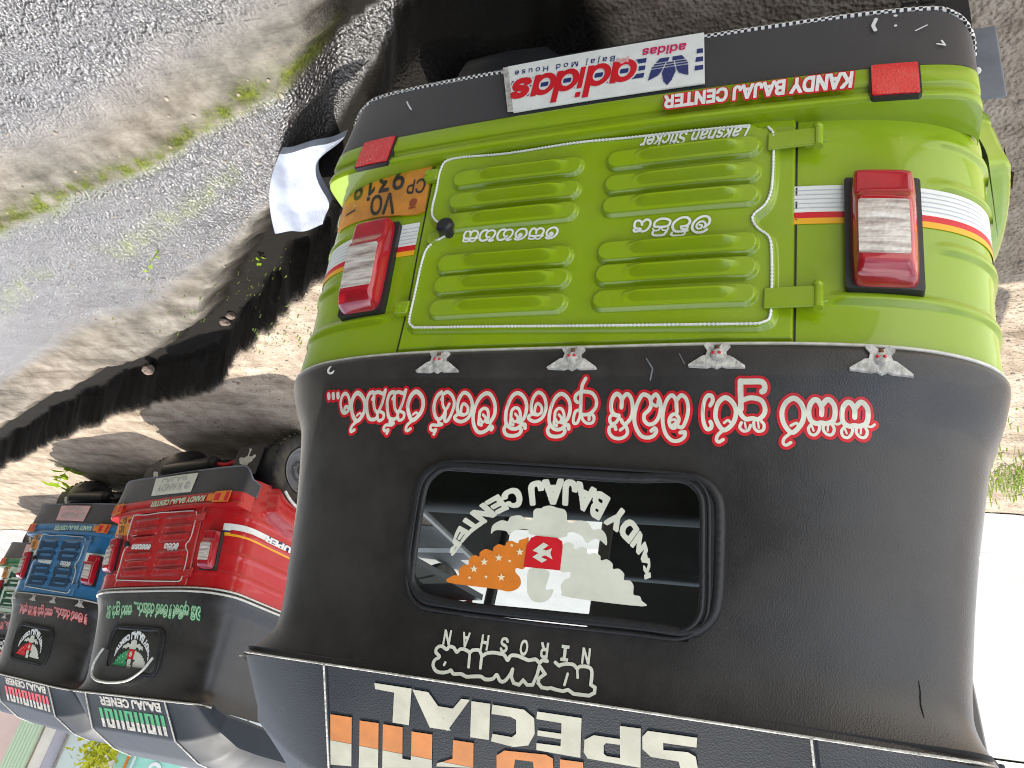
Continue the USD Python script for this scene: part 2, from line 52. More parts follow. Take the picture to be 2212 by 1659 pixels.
    'cloud': [[0.0,[[109.0,1255.7],[108.0,1242.5],[94.7,1233.9],[83.7,1234.6],[79.7,1227.8],[64.4,1224.8],[52.4,1230.1],[42.7,1228.3],[43.2,1217.9],[39.0,1213.0],[30.7,1212.1],[26.8,1209.3],[15.9,1207.5],[4.5,1210.2],[-6.6,1212.2],[-11.4,1218.9],[-13.3,1229.0],[-22.2,1231.0],[-32.6,1227.1],[-46.1,1229.6],[-53.7,1239.2],[-65.4,1237.7],[-73.8,1244.2],[-77.2,1253.8],[-76.6,1260.7],[-66.9,1254.0],[-57.6,1252.6],[-46.5,1259.5],[-38.9,1250.1],[-23.7,1244.8],[-15.2,1246.6],[-15.0,1251.6],[2.2,1255.2],[29.8,1253.7],[45.4,1251.7],[49.0,1245.5],[61.7,1245.5],[72.5,1249.5],[77.9,1255.8],[83.8,1250.2],[95.5,1249.1],[103.9,1250.7]],"f"]],
    'white_wing': [[0.0,[[-10.4,1265.7],[-18.6,1260.1],[-27.0,1263.3],[-29.5,1269.3],[-40.4,1264.9],[-48.7,1269.2],[-50.5,1274.0],[-60.8,1272.1],[-69.0,1276.4],[-70.8,1282.3],[-79.6,1280.4],[-88.3,1285.8],[-89.6,1292.9],[-98.4,1292.2],[-106.5,1298.6],[-107.1,1306.8],[-115.9,1307.2],[-121.3,1313.7],[-122.1,1325.2],[-130.8,1326.7],[-134.0,1332.1],[-134.5,1339.9],[-26.5,1337.6],[-15.4,1331.0],[-13.1,1321.7],[-17.7,1314.2],[-25.2,1309.9],[-24.5,1302.8],[-9.7,1301.5]],"f"],[0.0,[[38.9,1302.9],[7.4,1304.1],[10.2,1328.5],[-1.8,1328.6],[1.1,1339.6],[12.3,1347.7],[27.1,1347.9],[36.0,1340.3],[39.3,1331.0]],"f"]],
    'orange_wing': [[0.0,[[45.2,1259.3],[51.4,1259.2],[60.8,1262.4],[62.2,1266.8],[73.4,1263.8],[81.5,1266.9],[83.0,1272.1],[93.9,1270.3],[101.7,1276.0],[102.3,1281.2],[114.3,1278.9],[123.5,1285.2],[123.5,1290.9],[133.1,1289.7],[140.8,1296.7],[140.3,1303.9],[149.7,1306.3],[155.9,1314.4],[154.3,1321.2],[165.1,1322.8],[171.0,1333.3],[92.1,1336.0],[69.4,1337.9],[56.0,1333.6],[50.0,1325.8],[52.5,1316.3],[60.3,1309.5],[59.6,1303.3],[46.0,1301.0]],"f"]],
    'red_badge': [[0.0,[[41.8,1257.8],[33.9,1254.0],[-0.5,1255.1],[-8.6,1259.6],[-10.4,1265.7],[-10.0,1301.7],[48.0,1300.9],[47.3,1269.6]],"f"]],
    'badge_mark': [[0.0,[[36.7,1276.5],[20.4,1263.5],[11.7,1267.2],[20.5,1274.1],[13.5,1274.8],[5.9,1270.6],[7.7,1278.2],[3.4,1287.1],[15.4,1282.0],[21.9,1284.9],[11.9,1288.4],[19.5,1293.2],[35.5,1285.9],[26.6,1279.5]],"f"]],
    'stars': [[0.0,[[72.0,1267.8],[70.8,1269.7],[68.5,1269.7],[70.1,1271.1],[69.2,1273.1],[71.4,1272.1],[73.2,1273.4],[72.8,1271.3],[74.9,1270.1],[72.5,1269.8]],"f"],[0.0,[[57.9,1273.9],[55.7,1277.8],[51.0,1277.7],[54.3,1280.6],[52.5,1284.5],[56.8,1282.5],[60.4,1285.1],[59.6,1280.9],[63.7,1278.6],[59.0,1278.0]],"f"],[0.0,[[91.2,1285.0],[88.9,1288.8],[84.2,1288.7],[87.5,1291.6],[85.7,1295.6],[90.0,1293.5],[93.6,1296.2],[92.9,1292.0],[97.1,1289.6],[92.3,1289.1]],"f"],[0.0,[[114.5,1292.8],[112.2,1296.7],[107.4,1296.5],[110.8,1299.4],[108.9,1303.4],[113.3,1301.4],[117.0,1304.0],[116.3,1299.8],[120.5,1297.5],[115.6,1296.9]],"f"],[0.0,[[72.4,1291.2],[71.3,1293.1],[69.0,1293.0],[70.7,1294.5],[69.8,1296.5],[71.9,1295.5],[73.7,1296.8],[73.3,1294.7],[75.3,1293.5],[73.0,1293.3]],"f"],[0.0,[[130.3,1304.4],[128.0,1308.3],[123.1,1308.1],[126.5,1311.0],[124.6,1315.0],[129.0,1312.9],[132.8,1315.6],[132.0,1311.4],[136.3,1309.1],[131.4,1308.5]],"f"],[0.0,[[135.8,1320.7],[134.7,1322.6],[132.2,1322.5],[133.9,1324.0],[133.0,1326.0],[135.2,1325.0],[137.1,1326.3],[136.7,1324.2],[138.8,1323.1],[136.4,1322.8]],"f"],[0.0,[[108.2,1317.3],[107.1,1319.2],[104.7,1319.1],[106.4,1320.5],[105.5,1322.5],[107.6,1321.5],[109.5,1322.8],[109.1,1320.8],[111.1,1319.6],[108.7,1319.3]],"f"],[0.0,[[83.1,1313.1],[80.9,1316.8],[76.2,1316.6],[79.6,1319.5],[77.8,1323.4],[82.0,1321.4],[85.7,1324.0],[84.9,1319.9],[89.0,1317.7],[84.3,1317.1]],"f"]],
    'arc_outer': [[-144.2,1300.2],[-139.1,1268.8],[-124.4,1238.5],[-99.5,1211.7],[-66.2,1188.3],[-24.5,1171.7],[19.9,1170.0],[67.1,1179.8],[111.2,1199.8],[146.3,1224.7],[167.2,1253.9],[175.0,1288.7]],
    'arc_inner': [[-137.8,1303.1],[-131.0,1276.6],[-113.2,1256.2],[-84.5,1233.6],[-55.7,1219.0],[-25.0,1205.4],[16.5,1202.3],[58.0,1207.8],[91.3,1216.6],[123.4,1238.1],[149.5,1260.8],[170.9,1295.0]],
    'pane_outline': [[0.0,[[196.1,1161.2],[116.5,1160.3],[1.1,1162.8],[-106.4,1165.2],[-182.2,1168.1],[-199.7,1175.7],[-206.5,1194.6],[-209.7,1260.9],[-211.7,1329.0],[-205.6,1349.5],[-187.7,1362.4],[-121.0,1362.7],[6.5,1363.7],[117.1,1362.2],[206.3,1358.9],[225.2,1347.7],[229.1,1333.8],[232.0,1265.4],[231.8,1196.8],[222.7,1174.3]],"c"]],
    'frame_outline': [[0.0,[[234.1,1143.8],[118.5,1144.1],[2.7,1147.2],[-105.3,1150.1],[-193.5,1146.7],[-227.9,1159.6],[-243.1,1187.5],[-246.7,1257.7],[-245.7,1325.5],[-233.4,1359.5],[-204.5,1375.9],[-121.8,1373.9],[5.4,1374.2],[144.1,1374.6],[220.9,1363.9],[243.4,1342.6],[258.7,1293.7],[260.2,1219.8],[256.2,1169.4]],"c"]],
    'border': [[-289.0,571.7],[-298.1,587.6],[-298.9,628.6],[-297.3,690.3],[-288.7,719.7],[-272.8,735.6],[-269.6,748.0],[-279.2,763.5],[-294.8,778.2],[-299.4,806.3],[-300.7,870.4],[-299.8,914.7],[-290.1,924.9],[-263.4,927.7],[-114.7,924.8],[125.4,917.2],[289.2,911.0],[311.7,905.7],[321.0,891.7],[321.2,834.3],[318.8,778.2],[310.8,745.6],[284.1,729.1],[269.7,722.0],[285.7,704.3],[309.3,686.1],[318.7,664.4],[317.5,618.0],[316.4,570.4],[294.0,552.6],[179.0,560.5],[42.1,556.5],[-44.7,560.3],[-78.2,561.4]],
    'border_end': [[-260.8,566.4],[-244.3,565.2]],
    'niroshan': [[-65.5,1403.2],[167.1,1401.8],[-64.0,1420.2],[166.4,1420.7]],
    'plate_quad': [[347.5,540.5],[562.2,509.1],[553.6,636.3],[339.9,659.9]]}

# ------------------------------------------------------------------ helpers
used = {}
def numbered(parent, name):
    k = used.get((parent, name), 0); used[(parent, name)] = k + 1
    return name if k == 0 else f'{name}_{k:03d}'
def setd(p, **kw):
    for k, v in kw.items():
        if v: p.SetCustomDataByKey(k, v)
    return p
def obj(name, mesh, mat, parent=None, smooth=False, label=None):
    base = str(parent.GetPath()) if parent is not None else '/World'
    m = usdkit.mesh(stage, base + '/' + numbered(base, name), mesh, mat, smooth)
    p = m.GetPrim()
    if label: setd(p, label=label)
    return p
def thing(name, label, cat, loc=(0, 0, 0), rot=(0, 0, 0), group=None):
    x = UsdGeom.Xform.Define(stage, '/World/' + numbered('/World', name))
    x.AddTranslateOp().Set(Gf.Vec3d(*map(float, loc))); x.AddRotateXYZOp().Set(Gf.Vec3f(*map(float, rot)))
    return setd(x.GetPrim(), label=label, category=cat, group=group)
def top(name, mesh, mat, label, cat, smooth=False, group=None, kind=None):
    return setd(obj(name, mesh, mat, None, smooth), label=label, category=cat, group=group, kind=kind)
def struct(name, mesh, mat, smooth=False):
    return setd(obj(name, mesh, mat, None, smooth), kind='structure')
def each(name, shape, mk, mat, parent):
    for g in polys(shape): obj(name, mk(g), mat, parent)
cat_ = trimesh.util.concatenate
def bx(x0, x1, y0, y1, z0, z1):
    b = trimesh.creation.box((x1-x0, y1-y0, z1-z0)); b.apply_translation(((x0+x1)/2, (y0+y1)/2, (z0+z1)/2)); return b
def rbox(x0, x1, y0, y1, z0, z1, r=.008, n=3):
    """box with rounded edges"""
    import manifold3d as m3
    c = [(x, y, z) for x in (x0+r, x1-r) for y in (y0+r, y1-r) for z in (z0+r, z1-r)]
    hull = m3.Manifold.batch_hull([m3.Manifold.sphere(r, 4*n).translate(p) for p in c]).to_mesh()
    return trimesh.Trimesh(hull.vert_properties[:, :3], hull.tri_verts, process=False)
def cyl(a, b, r, n=20, r2=None):
    a, b = np.array(a, float), np.array(b, float); d = b-a; L = np.linalg.norm(d); d /= L
    t = np.cross(d, [0, 0, 1.] if abs(d[2]) < .9 else [1., 0, 0]); t /= np.linalg.norm(t); s = np.cross(d, t)
    an = np.arange(n)*2*np.pi/n; ring = np.cos(an)[:, None]*t+np.sin(an)[:, None]*s
    v = np.vstack([a+r*ring, b+(r if r2 is None else r2)*ring, a, b]); i = np.arange(n); j = (i+1) % n
    f = np.vstack([np.c_[i, j, n+j], np.c_[i, n+j, n+i], np.c_[j, i, np.full(n, 2*n)], np.c_[n+i, n+j, np.full(n, 2*n+1)]])
    return trimesh.Trimesh(v, f, process=False)
def tube(p, r, n=8, closed=False):
    p = np.asarray(p, float); N = len(p)
    t = (np.roll(p, -1, 0)-np.roll(p, 1, 0)) if closed else np.gradient(p, axis=0)
    t /= np.linalg.norm(t, axis=1, keepdims=True)+1e-12
    ref = np.array([0, 1., 0]) if np.abs(t[:, 1]).max() < .95 else np.array([.3, .2, 1.])
    a = np.cross(t, ref); a /= np.linalg.norm(a, axis=1, keepdims=True)+1e-12; b = np.cross(t, a)
    an = np.arange(n)*2*np.pi/n; r = np.broadcast_to(r, (N,))
    v = (p[:, None]+r[:, None, None]*(np.cos(an)[None, :, None]*a[:, None]+np.sin(an)[None, :, None]*b[:, None])).reshape(-1, 3)
    F = []
    for i in range(N if closed else N-1):
        k = (i+1) % N
        for j in range(n):
            l = (j+1) % n; F += [(i*n+j, k*n+j, k*n+l), (i*n+j, k*n+l, i*n+l)]
    m = trimesh.Trimesh(v, F, process=False)
    if not closed:
        for e, c in ((0, p[0]), (N-1, p[-1])):
            v = np.vstack([m.vertices, c]); q = len(v)-1
            f = [(e*n+j, e*n+(j+1) % n, q) if e == 0 else (e*n+(j+1) % n, e*n+j, q) for j in range(n)]
            m = trimesh.Trimesh(v, np.vstack([m.faces, f]), process=False)
    return m
def grid(P, flip=False):
    a, b = P.shape[:2]; i, j = np.meshgrid(np.arange(a-1), np.arange(b-1), indexing='ij')
    q = np.stack([i*b+j, i*b+j+1, (i+1)*b+j+1, (i+1)*b+j], -1).reshape(-1, 4)
    f = np.vstack([q[:, [0, 1, 2]], q[:, [0, 2, 3]]])
    return trimesh.Trimesh(P.reshape(-1, 3), f[:, ::-1] if flip else f, process=False)
def cm(pts, n=5, closed=False):
    p = np.array(pts, float)
    if len(p) < 3: return p
    q = np.vstack([p[-1], p, p[0], p[1]]) if closed else np.vstack([2*p[0]-p[1], p, 2*p[-1]-p[-2]])
    o = []
    for i in range(1, len(q)-2):
        a, b, c, d = q[i-1:i+3]
        for t in np.arange(n)/n: o.append(.5*(2*b+(c-a)*t+(2*a-5*b+4*c-d)*t*t+(3*b-a-3*c+d)*t**3))
    if not closed: o.append(q[-2])
    return np.array(o)
def ss(a, b, x):
    t = np.clip((x-a)/(b-a), 0, 1); return t*t*(3-2*t)
FONT = glob.glob('/opt/blender-*/*/datafiles/fonts/Inter.woff2')[0]
_tp = {}
def textpoly(text, bold=0, size=72):
    """lettering as a shapely shape: baseline y=0, capitals 1 high, starts at x=0; returns (shape, width)"""
    if (text, bold) in _tp: return _tp[(text, bold)]
    from PIL import Image, ImageDraw, ImageFont
    font = ImageFont.truetype(FONT, size)
    x0, y0, x1, y1 = font.getbbox(text, anchor='ls', stroke_width=bold)
    im = Image.new('L', (x1-x0+8, y1-y0+8)); ImageDraw.Draw(im).text((4-x0, 4-y0), text, 255, font, anchor='ls', stroke_width=bold)
    on = np.pad(np.asarray(im) > 127, ((0, 0), (1, 1))).astype(np.int8)
    rows, st = np.nonzero(np.diff(on, axis=1) == 1); en = np.nonzero(np.diff(on, axis=1) == -1)[1]
    s = shapely.union_all(shapely.box(st, -rows-1, en, -rows)).buffer(.6).buffer(-.6).simplify(.6)
    k = 1/(size*.727); s = affinity.affine_transform(s, [k, 0, 0, k, -4*k, (4-y0)*k])
    s = affinity.translate(s, -s.bounds[0], 0); _tp[(text, bold)] = (s, s.bounds[2]); return _tp[(text, bold)]
def warp(shape, f, seg=None):
    if seg: shape = shapely.segmentize(shape, seg)
    return shapely.transform(shape, lambda c: np.asarray(f(c)))
def quadtext(text, BL, BR, TL, TR, bold=2, shear=0.):
    s, w = textpoly(text, bold); BL, BR, TL, TR = map(lambda q: np.array(q, float), (BL, BR, TL, TR))
    def f(c):
        u = (c[:, :1]+shear*c[:, 1:])/w; v = c[:, 1:]
        return (BL*(1-u)+BR*u)*(1-v)+(TL*(1-u)+TR*u)*v
    return warp(s, f)
def polys(s):
    if s.is_empty: return []
    return [g for g in getattr(s, 'geoms', [s]) if g.geom_type == 'Polygon' and g.area > 1e-9]
def flat(shape, edge=.03):
    """shapely shape in metres -> (vertices 2d, faces) with edges no longer than edge"""
    V, Fs, n = [], [], 0
    for g in polys(shape):
        v, f = trimesh.creation.triangulate_polygon(g, engine='earcut')
        v3 = np.c_[v, np.zeros(len(v))]
        if edge and np.ptp(v, 0).max() > edge: v3, f = trimesh.remesh.subdivide_to_size(v3, f, edge, max_iter=12)
        V.append(v3[:, :2]); Fs.append(np.asarray(f)+n); n += len(v3)
    return np.vstack(V), np.vstack(Fs)
def decal(shape, surf, off=.0015, edge=.03):
    """a sticker: the shape (x, z in metres) laid on the surface y = surf(x, z), its face towards -y"""
    v, f = flat(shape, edge); y = surf(v[:, 0], v[:, 1])-off
    P = np.c_[v[:, 0], y, v[:, 1]]
    t = P[f]; nrm = np.cross(t[:, 1]-t[:, 0], t[:, 2]-t[:, 0]); w = nrm[:, 1] > 0
    f = f.copy(); f[w] = f[w][:, ::-1]
    return trimesh.Trimesh(P, f, process=False)
def slab(shape, surf, th=.006, edge=.03, back=.001):
    """as decal, with thickness th standing out from the surface"""
    V, Fs, n = [], [], 0
    for g in polys(shape):
        m = trimesh.creation.extrude_polygon(g, 1.0, engine='earcut')
        v, f = np.array(m.vertices), np.array(m.faces)
        if edge and np.ptp(v[:, :2], 0).max() > edge: v, f = trimesh.remesh.subdivide_to_size(v*[1, 1, .01], f, edge, max_iter=12); v = v*[1, 1, 100]
        V.append(v); Fs.append(f+n); n += len(v)
    v, f = np.vstack(V), np.vstack(Fs); y = surf(v[:, 0], v[:, 1])-np.where(v[:, 2] > .5, th, -back)
    return trimesh.Trimesh(np.c_[v[:, 0], y, v[:, 1]], f[:, ::-1] if False else f, process=False)
def fixn(m):
    trimesh.repair.fix_normals(m); return m
def mm(p): return np.asarray(p, float)/1000
def stroke_shape(S, soft=False):
    """traced pen strokes [width, points, flags] in millimetres -> shapely shape in metres"""
    g = []
    for w, p, fl in S:
        p = mm(p)
        if 'f' in fl: g.append(Polygon(cm(p, 4, True) if soft else p).buffer(0)); continue
        q = p if 's' in fl else cm(p, 4, 'c' in fl)
        if 'c' in fl and 's' not in fl: q = np.vstack([q, q[0]])
        g.append(LineString(q).buffer(w/2000, quad_segs=4, join_style=1 if 's' not in fl else 2))
    return unary_union(g)

# ------------------------------------------------------------------ materials
def P(name, color, rough=.5, noise=None, bump=None, links=(), nodes=None, **kw):
    """principled material; noise=(scale, amount) varies the colour, bump=(scale, distance) roughens it"""
    n = {'p': ('principled_bsdf', {'base_color': color, 'roughness': rough, **kw}), 'tc': ('texture_coordinate', {})}; l = list(links)
    if nodes: n.update(nodes)
    if noise:
        sc, am, *c2 = noise; c2 = c2[0] if c2 else tuple(x*(1-am) for x in color)
        n['n'] = ('noise_texture', {'scale': sc, 'detail': 5.0, 'roughness': .6}); n['r'] = ('rgb_ramp', {'ramp': [(.38, c2), (.62, color)]})
        l += [('tc.object', 'n.vector'), ('n.fac', 'r.fac'), ('r.color', 'p.base_color')]
    if bump:
        n['bn'] = ('noise_texture', {'scale': bump[0], 'detail': 3.0}); n['b'] = ('bump', {'distance': bump[1], 'strength': bump[2] if len(bump) > 2 else 1.0})
        l += [('tc.object', 'bn.vector'), ('bn.fac', 'b.height'), ('b.normal', 'p.normal')]
    return M(name, n, l, surface='p.BSDF')
def paint(name, c, dusty=(.34, .30, .22), dust=.10):
    """car paint: clear coat, faint orange peel, thin dust in patches"""
    return M(name, {'p': ('principled_bsdf', {'roughness': .34, 'coat_weight': .55, 'coat_roughness': .05, 'metallic': .0}), 'tc': ('texture_coordinate', {}),
        'n': ('noise_texture', {'scale': 5.0, 'detail': 7.0, 'roughness': .7}), 'r': ('rgb_ramp', {'ramp': [(.45, (0, 0, 0)), (.75, (dust*2.2,)*3)]}), 'mx': ('mix_color', {'a': c, 'b': dusty}),
        'n2': ('noise_texture', {'scale': 60.0, 'detail': 1.0}), 'b': ('bump', {'distance': .0007, 'strength': .35}),
        'n3': ('noise_texture', {'scale': 11.0, 'detail': 4.0}), 'r3': ('rgb_ramp', {'ramp': [(.3, (.22, .22, .22)), (.7, (.32, .32, .32))]})},
        [('tc.object', 'n.vector'), ('n.fac', 'r.fac'), ('r.color', 'mx.fac'), ('mx.result', 'p.base_color'), ('tc.object', 'n2.vector'), ('n2.fac', 'b.height'), ('b.normal', 'p.normal'), ('tc.object', 'n3.vector'), ('n3.fac', 'r3.fac'), ('r3.color', 'p.roughness')], surface='p.BSDF')
def vinyl(name, c, rough=.34, dust=.055, spec=.72, sheen=.16):
    """leather-cloth: fine grain, slack ripples, dusty bloom"""
    return M(name, {'p': ('principled_bsdf', {'specular_ior_level': spec, 'sheen_weight': sheen, 'sheen_roughness': .4, 'sheen_tint': (.95, .9, .82)}), 'tc': ('texture_coordinate', {}),
        'n': ('noise_texture', {'scale': 3.2, 'detail': 8.0, 'roughness': .68}), 'r': ('rgb_ramp', {'ramp': [(.40, (0, 0, 0)), (.78, (dust*2, )*3)]}), 'mx': ('mix_color', {'a': c, 'b': (.20, .175, .145)}),
        'v': ('voronoi_texture', {'scale': 420.0, 'feature': 'f1'}), 'b': ('bump', {'distance': .0006, 'strength': .45}),
        'w': ('noise_texture', {'scale': 4.5, 'detail': 2.0}), 'b2': ('bump', {'distance': .02, 'strength': .20}),
        'rr': ('rgb_ramp', {'ramp': [(.3, (rough-.08,)*3), (.7, (rough+.12,)*3)]})},
        [('tc.object', 'n.vector'), ('n.fac', 'r.fac'), ('r.color', 'mx.fac'), ('mx.result', 'p.base_color'), ('tc.object', 'v.vector'), ('v.distance', 'b.height'), ('tc.object', 'w.vector'), ('w.fac', 'b2.height'), ('b2.normal', 'b.normal'), ('b.normal', 'p.normal'), ('n.fac', 'rr.fac'), ('rr.color', 'p.roughness')], surface='p.BSDF')
GREEN = paint('lime_paint', (.195, .295, .002), dust=.035); RED = paint('red_paint', (.38, .006, .010), dust=.035); BLUE = paint('blue_paint', (.02, .13, .27)); DGREEN = paint('dark_green_paint', (.015, .14, .05))
HOODV = vinyl('roof_leathercloth', (.008, .012, .017), .52, .025, .30, .04); VINYL = vinyl('black_leathercloth', (.0085, .0070, .0065)); FLAPV = vinyl('black_rubber_flap', (.015, .015, .017), .5, .025); RUBBER = P('window_rubber', (.010, .010, .011), .5, noise=(6, .5), bump=(90, .0008)); BLACK = P('black_plastic', (.012, .012, .013), .35)
WHITE = P('white_sticker', (.72, .73, .68), .4, noise=(30, .08)); CREAMR = P('shaded_cream_lettering', (.44, .43, .34), .5, noise=(18, .2)); ORANGER = P('shaded_orange_lettering', (.50, .17, .03), .5, noise=(18, .2)); CREAM = P('cream_sticker', (.62, .62, .50), .45, noise=(25, .10)); REDS = P('red_sticker', (.55, .012, .02), .38, noise=(30, .1)); ORANGES = P('orange_sticker', (.66, .19, .02), .45, noise=(25, .12)); NAVY = P('navy_sticker', (.02, .028, .11), .35); GREENS = P('green_sticker', (.03, .26, .09), .45); PINKS = P('pink_sticker', (.62, .36, .34), .45); PALEG = P('pale_green_sticker', (.40, .55, .36), .45); YEL = P('yellow_sticker', (.75, .36, .015), .4); CRIMSON = P('crimson_sticker', (.5, .01, .09), .4); STAR = P('star_sticker', (.75, .66, .42), .45)  # roof lettering cream and orange are the sticker colours darkened to stand for shade
PIPING = P('white_piping', (.66, .65, .58), .55, noise=(60, .22)); DIRTYW = P('aged_white', (.55, .53, .47), .55, noise=(70, .45), bump=(160, .003))
LENS = P('red_lens', (.36, .006, .016), .16, noise=(9, .35), coat_weight=1.0, coat_roughness=.06, bump=(14, .001))
LENSW = M('clear_lens', {'p': ('principled_bsdf', {'roughness': .12, 'coat_weight': 1.0}), 'tc': ('texture_coordinate', {}), 'mp': ('mapping', {'mapping_type': 'point', 'scale': (14.0, 10.0, 130.0)}), 'w': ('noise_texture', {'scale': 1.0, 'detail': 4.0, 'roughness': .6}), 'v': ('voronoi_texture', {'scale': 140.0}), 'b': ('bump', {'distance': .003, 'strength': .6}), 'b2': ('bump', {'distance': .0015, 'strength': .5}), 'r': ('rgb_ramp', {'ramp': [(.28, (.16, .12, .10)), (.45, (.40, .34, .29)), (.62, (.60, .55, .48)), (.75, (.80, .78, .74))]})},
    [('tc.object', 'mp.vector'), ('mp.vector', 'w.vector'), ('tc.object', 'v.vector'), ('w.fac', 'b.height'), ('v.distance', 'b2.height'), ('b.normal', 'b2.normal'), ('b2.normal', 'p.normal'), ('w.fac', 'r.fac'), ('r.color', 'p.base_color')], surface='p.BSDF')
REFLEX = M('red_reflector', {'p': ('principled_bsdf', {'base_color': (.55, .008, .012), 'roughness': .2, 'coat_weight': 1.0}), 'tc': ('texture_coordinate', {}), 'v': ('voronoi_texture', {'scale': 320.0}), 'b': ('bump', {'distance': .0015, 'strength': .7})}, [('tc.object', 'v.vector'), ('v.distance', 'b.height'), ('b.normal', 'p.normal')], surface='p.BSDF')
PANE = M('window_pane', {'t': ('transparent_bsdf', {'color': (.80, .86, .86)}), 'g': ('glossy_bsdf', {'color': (1, 1, 1), 'roughness': .05}), 'f': ('fresnel', {'IOR': 1.5}), 'm': ('mix_closure', {})}, [('f.fac', 'm.fac'), ('t.BSDF', 'm.closure1'), ('g.BSDF', 'm.closure2')], surface='m.closure')
COVER = M('plate_cover_film', {'t': ('transparent_bsdf', {'color': (.96, .96, .95)}), 'g': ('glossy_bsdf', {'color': (1, 1, 1), 'roughness': .08}), 'm': ('mix_closure', {'fac': .05})}, [('t.BSDF', 'm.closure1'), ('g.BSDF', 'm.closure2')], surface='m.closure')
PLATE = P('orange_number_plate', (.78, .30, .03), .42, noise=(12, .35)); INK = P('plate_ink', (.015, .014, .014), .5); EMBLEM = P('plate_emblem', (.25, .04, .01), .5)
GREYR = P('grey_rubber', (.16, .17, .19), .6, noise=(14, .3)); TYRE = P('tyre_rubber', (.018, .017, .016), .8, noise=(18, .4, (.06, .05, .035)), bump=(60, .002)); RIMP = P('grey_rim', (.16, .16, .165), .4, noise=(20, .3)); STEEL = P('steel', (.35, .35, .36), .35, metallic=.9, noise=(12, .4)); SILVER = P('silver_sheet', (.40, .44, .54), .32, metallic=.4, bump=(200, .003), noise=(6, .4)); SEATM = P('seat_cloth', (.03, .03, .035), .6, noise=(12, .4)); LINING = P('roof_lining', (.035, .034, .034), .8); CREAMF = P('painted_frame', (.55, .60, .60), .35)
CHECK = M('checker_trim', {'p': ('principled_bsdf', {'roughness': .5}), 'tc': ('texture_coordinate', {}), 'c': ('checker_texture', {'color1': (.72, .70, .66), 'color2': (.012, .012, .012), 'scale': 170.0})}, [('tc.object', 'c.vector'), ('c.color', 'p.base_color')], surface='p.BSDF')
BRUISE = P('bared_rust', (.14, .055, .02), .8, noise=(60, .5)); SCUFF = P('white_scuff', (.6, .6, .58), .7)

# ------------------------------------------------------------------ the rickshaw body: its back is a surface y = rear(x, z)
ZK = np.array([.36, .46, .55, .65, .75, .85, .94, 1.0, 1.1, 1.2, 1.3, 1.4, 1.475])
FY = PchipInterpolator(ZK, [-.06, -.067, -.056, -.040, -.023, -.004, .006, .012, .039, .063, .083, .105, .113])
FW = PchipInterpolator(ZK, [.59, .604, .622, .622, .622, .620, .622, .612, .596, .580, .568, .561, .580])
FD = PchipInterpolator([.36, .46, .94, 1.05, 1.25, 1.4, 1.475], [.19, .195, .178, .224, .212, .198, .098])
XC = .004; NE = 3.0; ZW = .954
def rear(x, z):
    z = np.clip(z, .36, 1.475); t = np.clip(np.abs(x-XC)/FW(z), 0, 1)
    return FY(z)-.016*t**2+FD(z)*(1-np.maximum(0, 1-t**NE)**(1/NE))
def swell(z): return .012*ss(.955, .962, z)*ss(1.06, .99, z)
def canopy(x, z): return rear(x, z)-swell(z)
def hood(x, z):
    return np.where(z < 1.628, rear(x, np.full(np.shape(x), 1.475))+(.235-rear(x, np.full(np.shape(x), 1.475)))*(z-1.475)/.153, .235+2.36*(z-1.628))-.001
def ybump(x, z=None):
    t = np.clip(np.abs(x)/.605, 0, 1); return -.088+.02*t**2+.10*(1-np.maximum(0, 1-t**8)**(1/8))
WY, WZ, WR = .27, .212, .212
def section(z, nth=40, nf=30, yend=.95):
    """one level of the body: from the front of the left flank round the back to the right flank"""
    tt = np.sin(np.linspace(0, 1, nth)*np.pi/2); th = np.r_[-tt[::-1], tt[1:]]
    x = XC+th*FW(z); y = rear(x, z); ye = y[0]+(yend-y[0])*np.linspace(0, 1, nf)[1:]
    return np.r_[np.full(nf-1, x[0]), x, np.full(nf-1, x[-1])], np.r_[ye[::-1], y, ye]
def capsule_h(u, v, L, Wd):
    """distance inside a capsule lying along u"""
    return Wd/2-np.hypot(np.maximum(np.abs(u)-(L-Wd)/2, 0), v)
RIBS = ((.585, 1), (.668, 1), (.778, 1), (.874, 2))
def body_mesh(fine):
    zs = np.linspace(.375, ZW, 116 if fine else 59); Pn = []
    for z in zs:
        x, y = section(z, 60 if fine else 30, 60 if fine else 44); Pn.append(np.c_[x, y, np.full(len(x), z)])
    Pn = np.array(Pn)
    # pressed ribs round the corners
    X, Y, Z = Pn[..., 0], Pn[..., 1], Pn[..., 2]
    for zr, kind in RIBS:
        h = ss(.011, .004, np.abs(Z-zr))*.006
        lim = ss(.52, .555, np.abs(X)) if kind == 1 else ss(.375, .40, np.abs(X))
        h = h*lim*ss(.42, .36, Y); nx = np.sign(X)*ss(.5, .62, np.abs(X)); Pn[..., 0] += h*nx; Pn[..., 1] -= h*(1-np.abs(nx))
    # wheel arch: a flare that swells out round the wheel
    r = np.hypot(Y-.285, Z-WZ); side = np.abs(X) > .585
    fl = ss(.375, .325, r)*.058*side*ss(.105, .135, Y); Pn[..., 0] += np.sign(X)*fl
    m = grid(Pn, flip=True)
    # cut the arch
    c = m.vertices; rr = np.hypot(c[:, 1]-.285, c[:, 2]-WZ); inside = (rr < .225) & (np.abs(c[:, 0]) > .57)
    snap = (rr < .25) & (np.abs(c[:, 0]) > .57)
    v = c.copy(); q = (c[snap][:, 1:]-[.285, WZ]); q *= .232/np.maximum(rr[snap][:, None], 1e-6); ok = ~inside[snap]
    idx = np.nonzero(snap)[0][ok]; v[idx, 1:] = (q+[.285, WZ])[ok]
    m.vertices = v; m.update_faces(~inside[m.faces].any(1)); m.remove_unreferenced_vertices(); return m
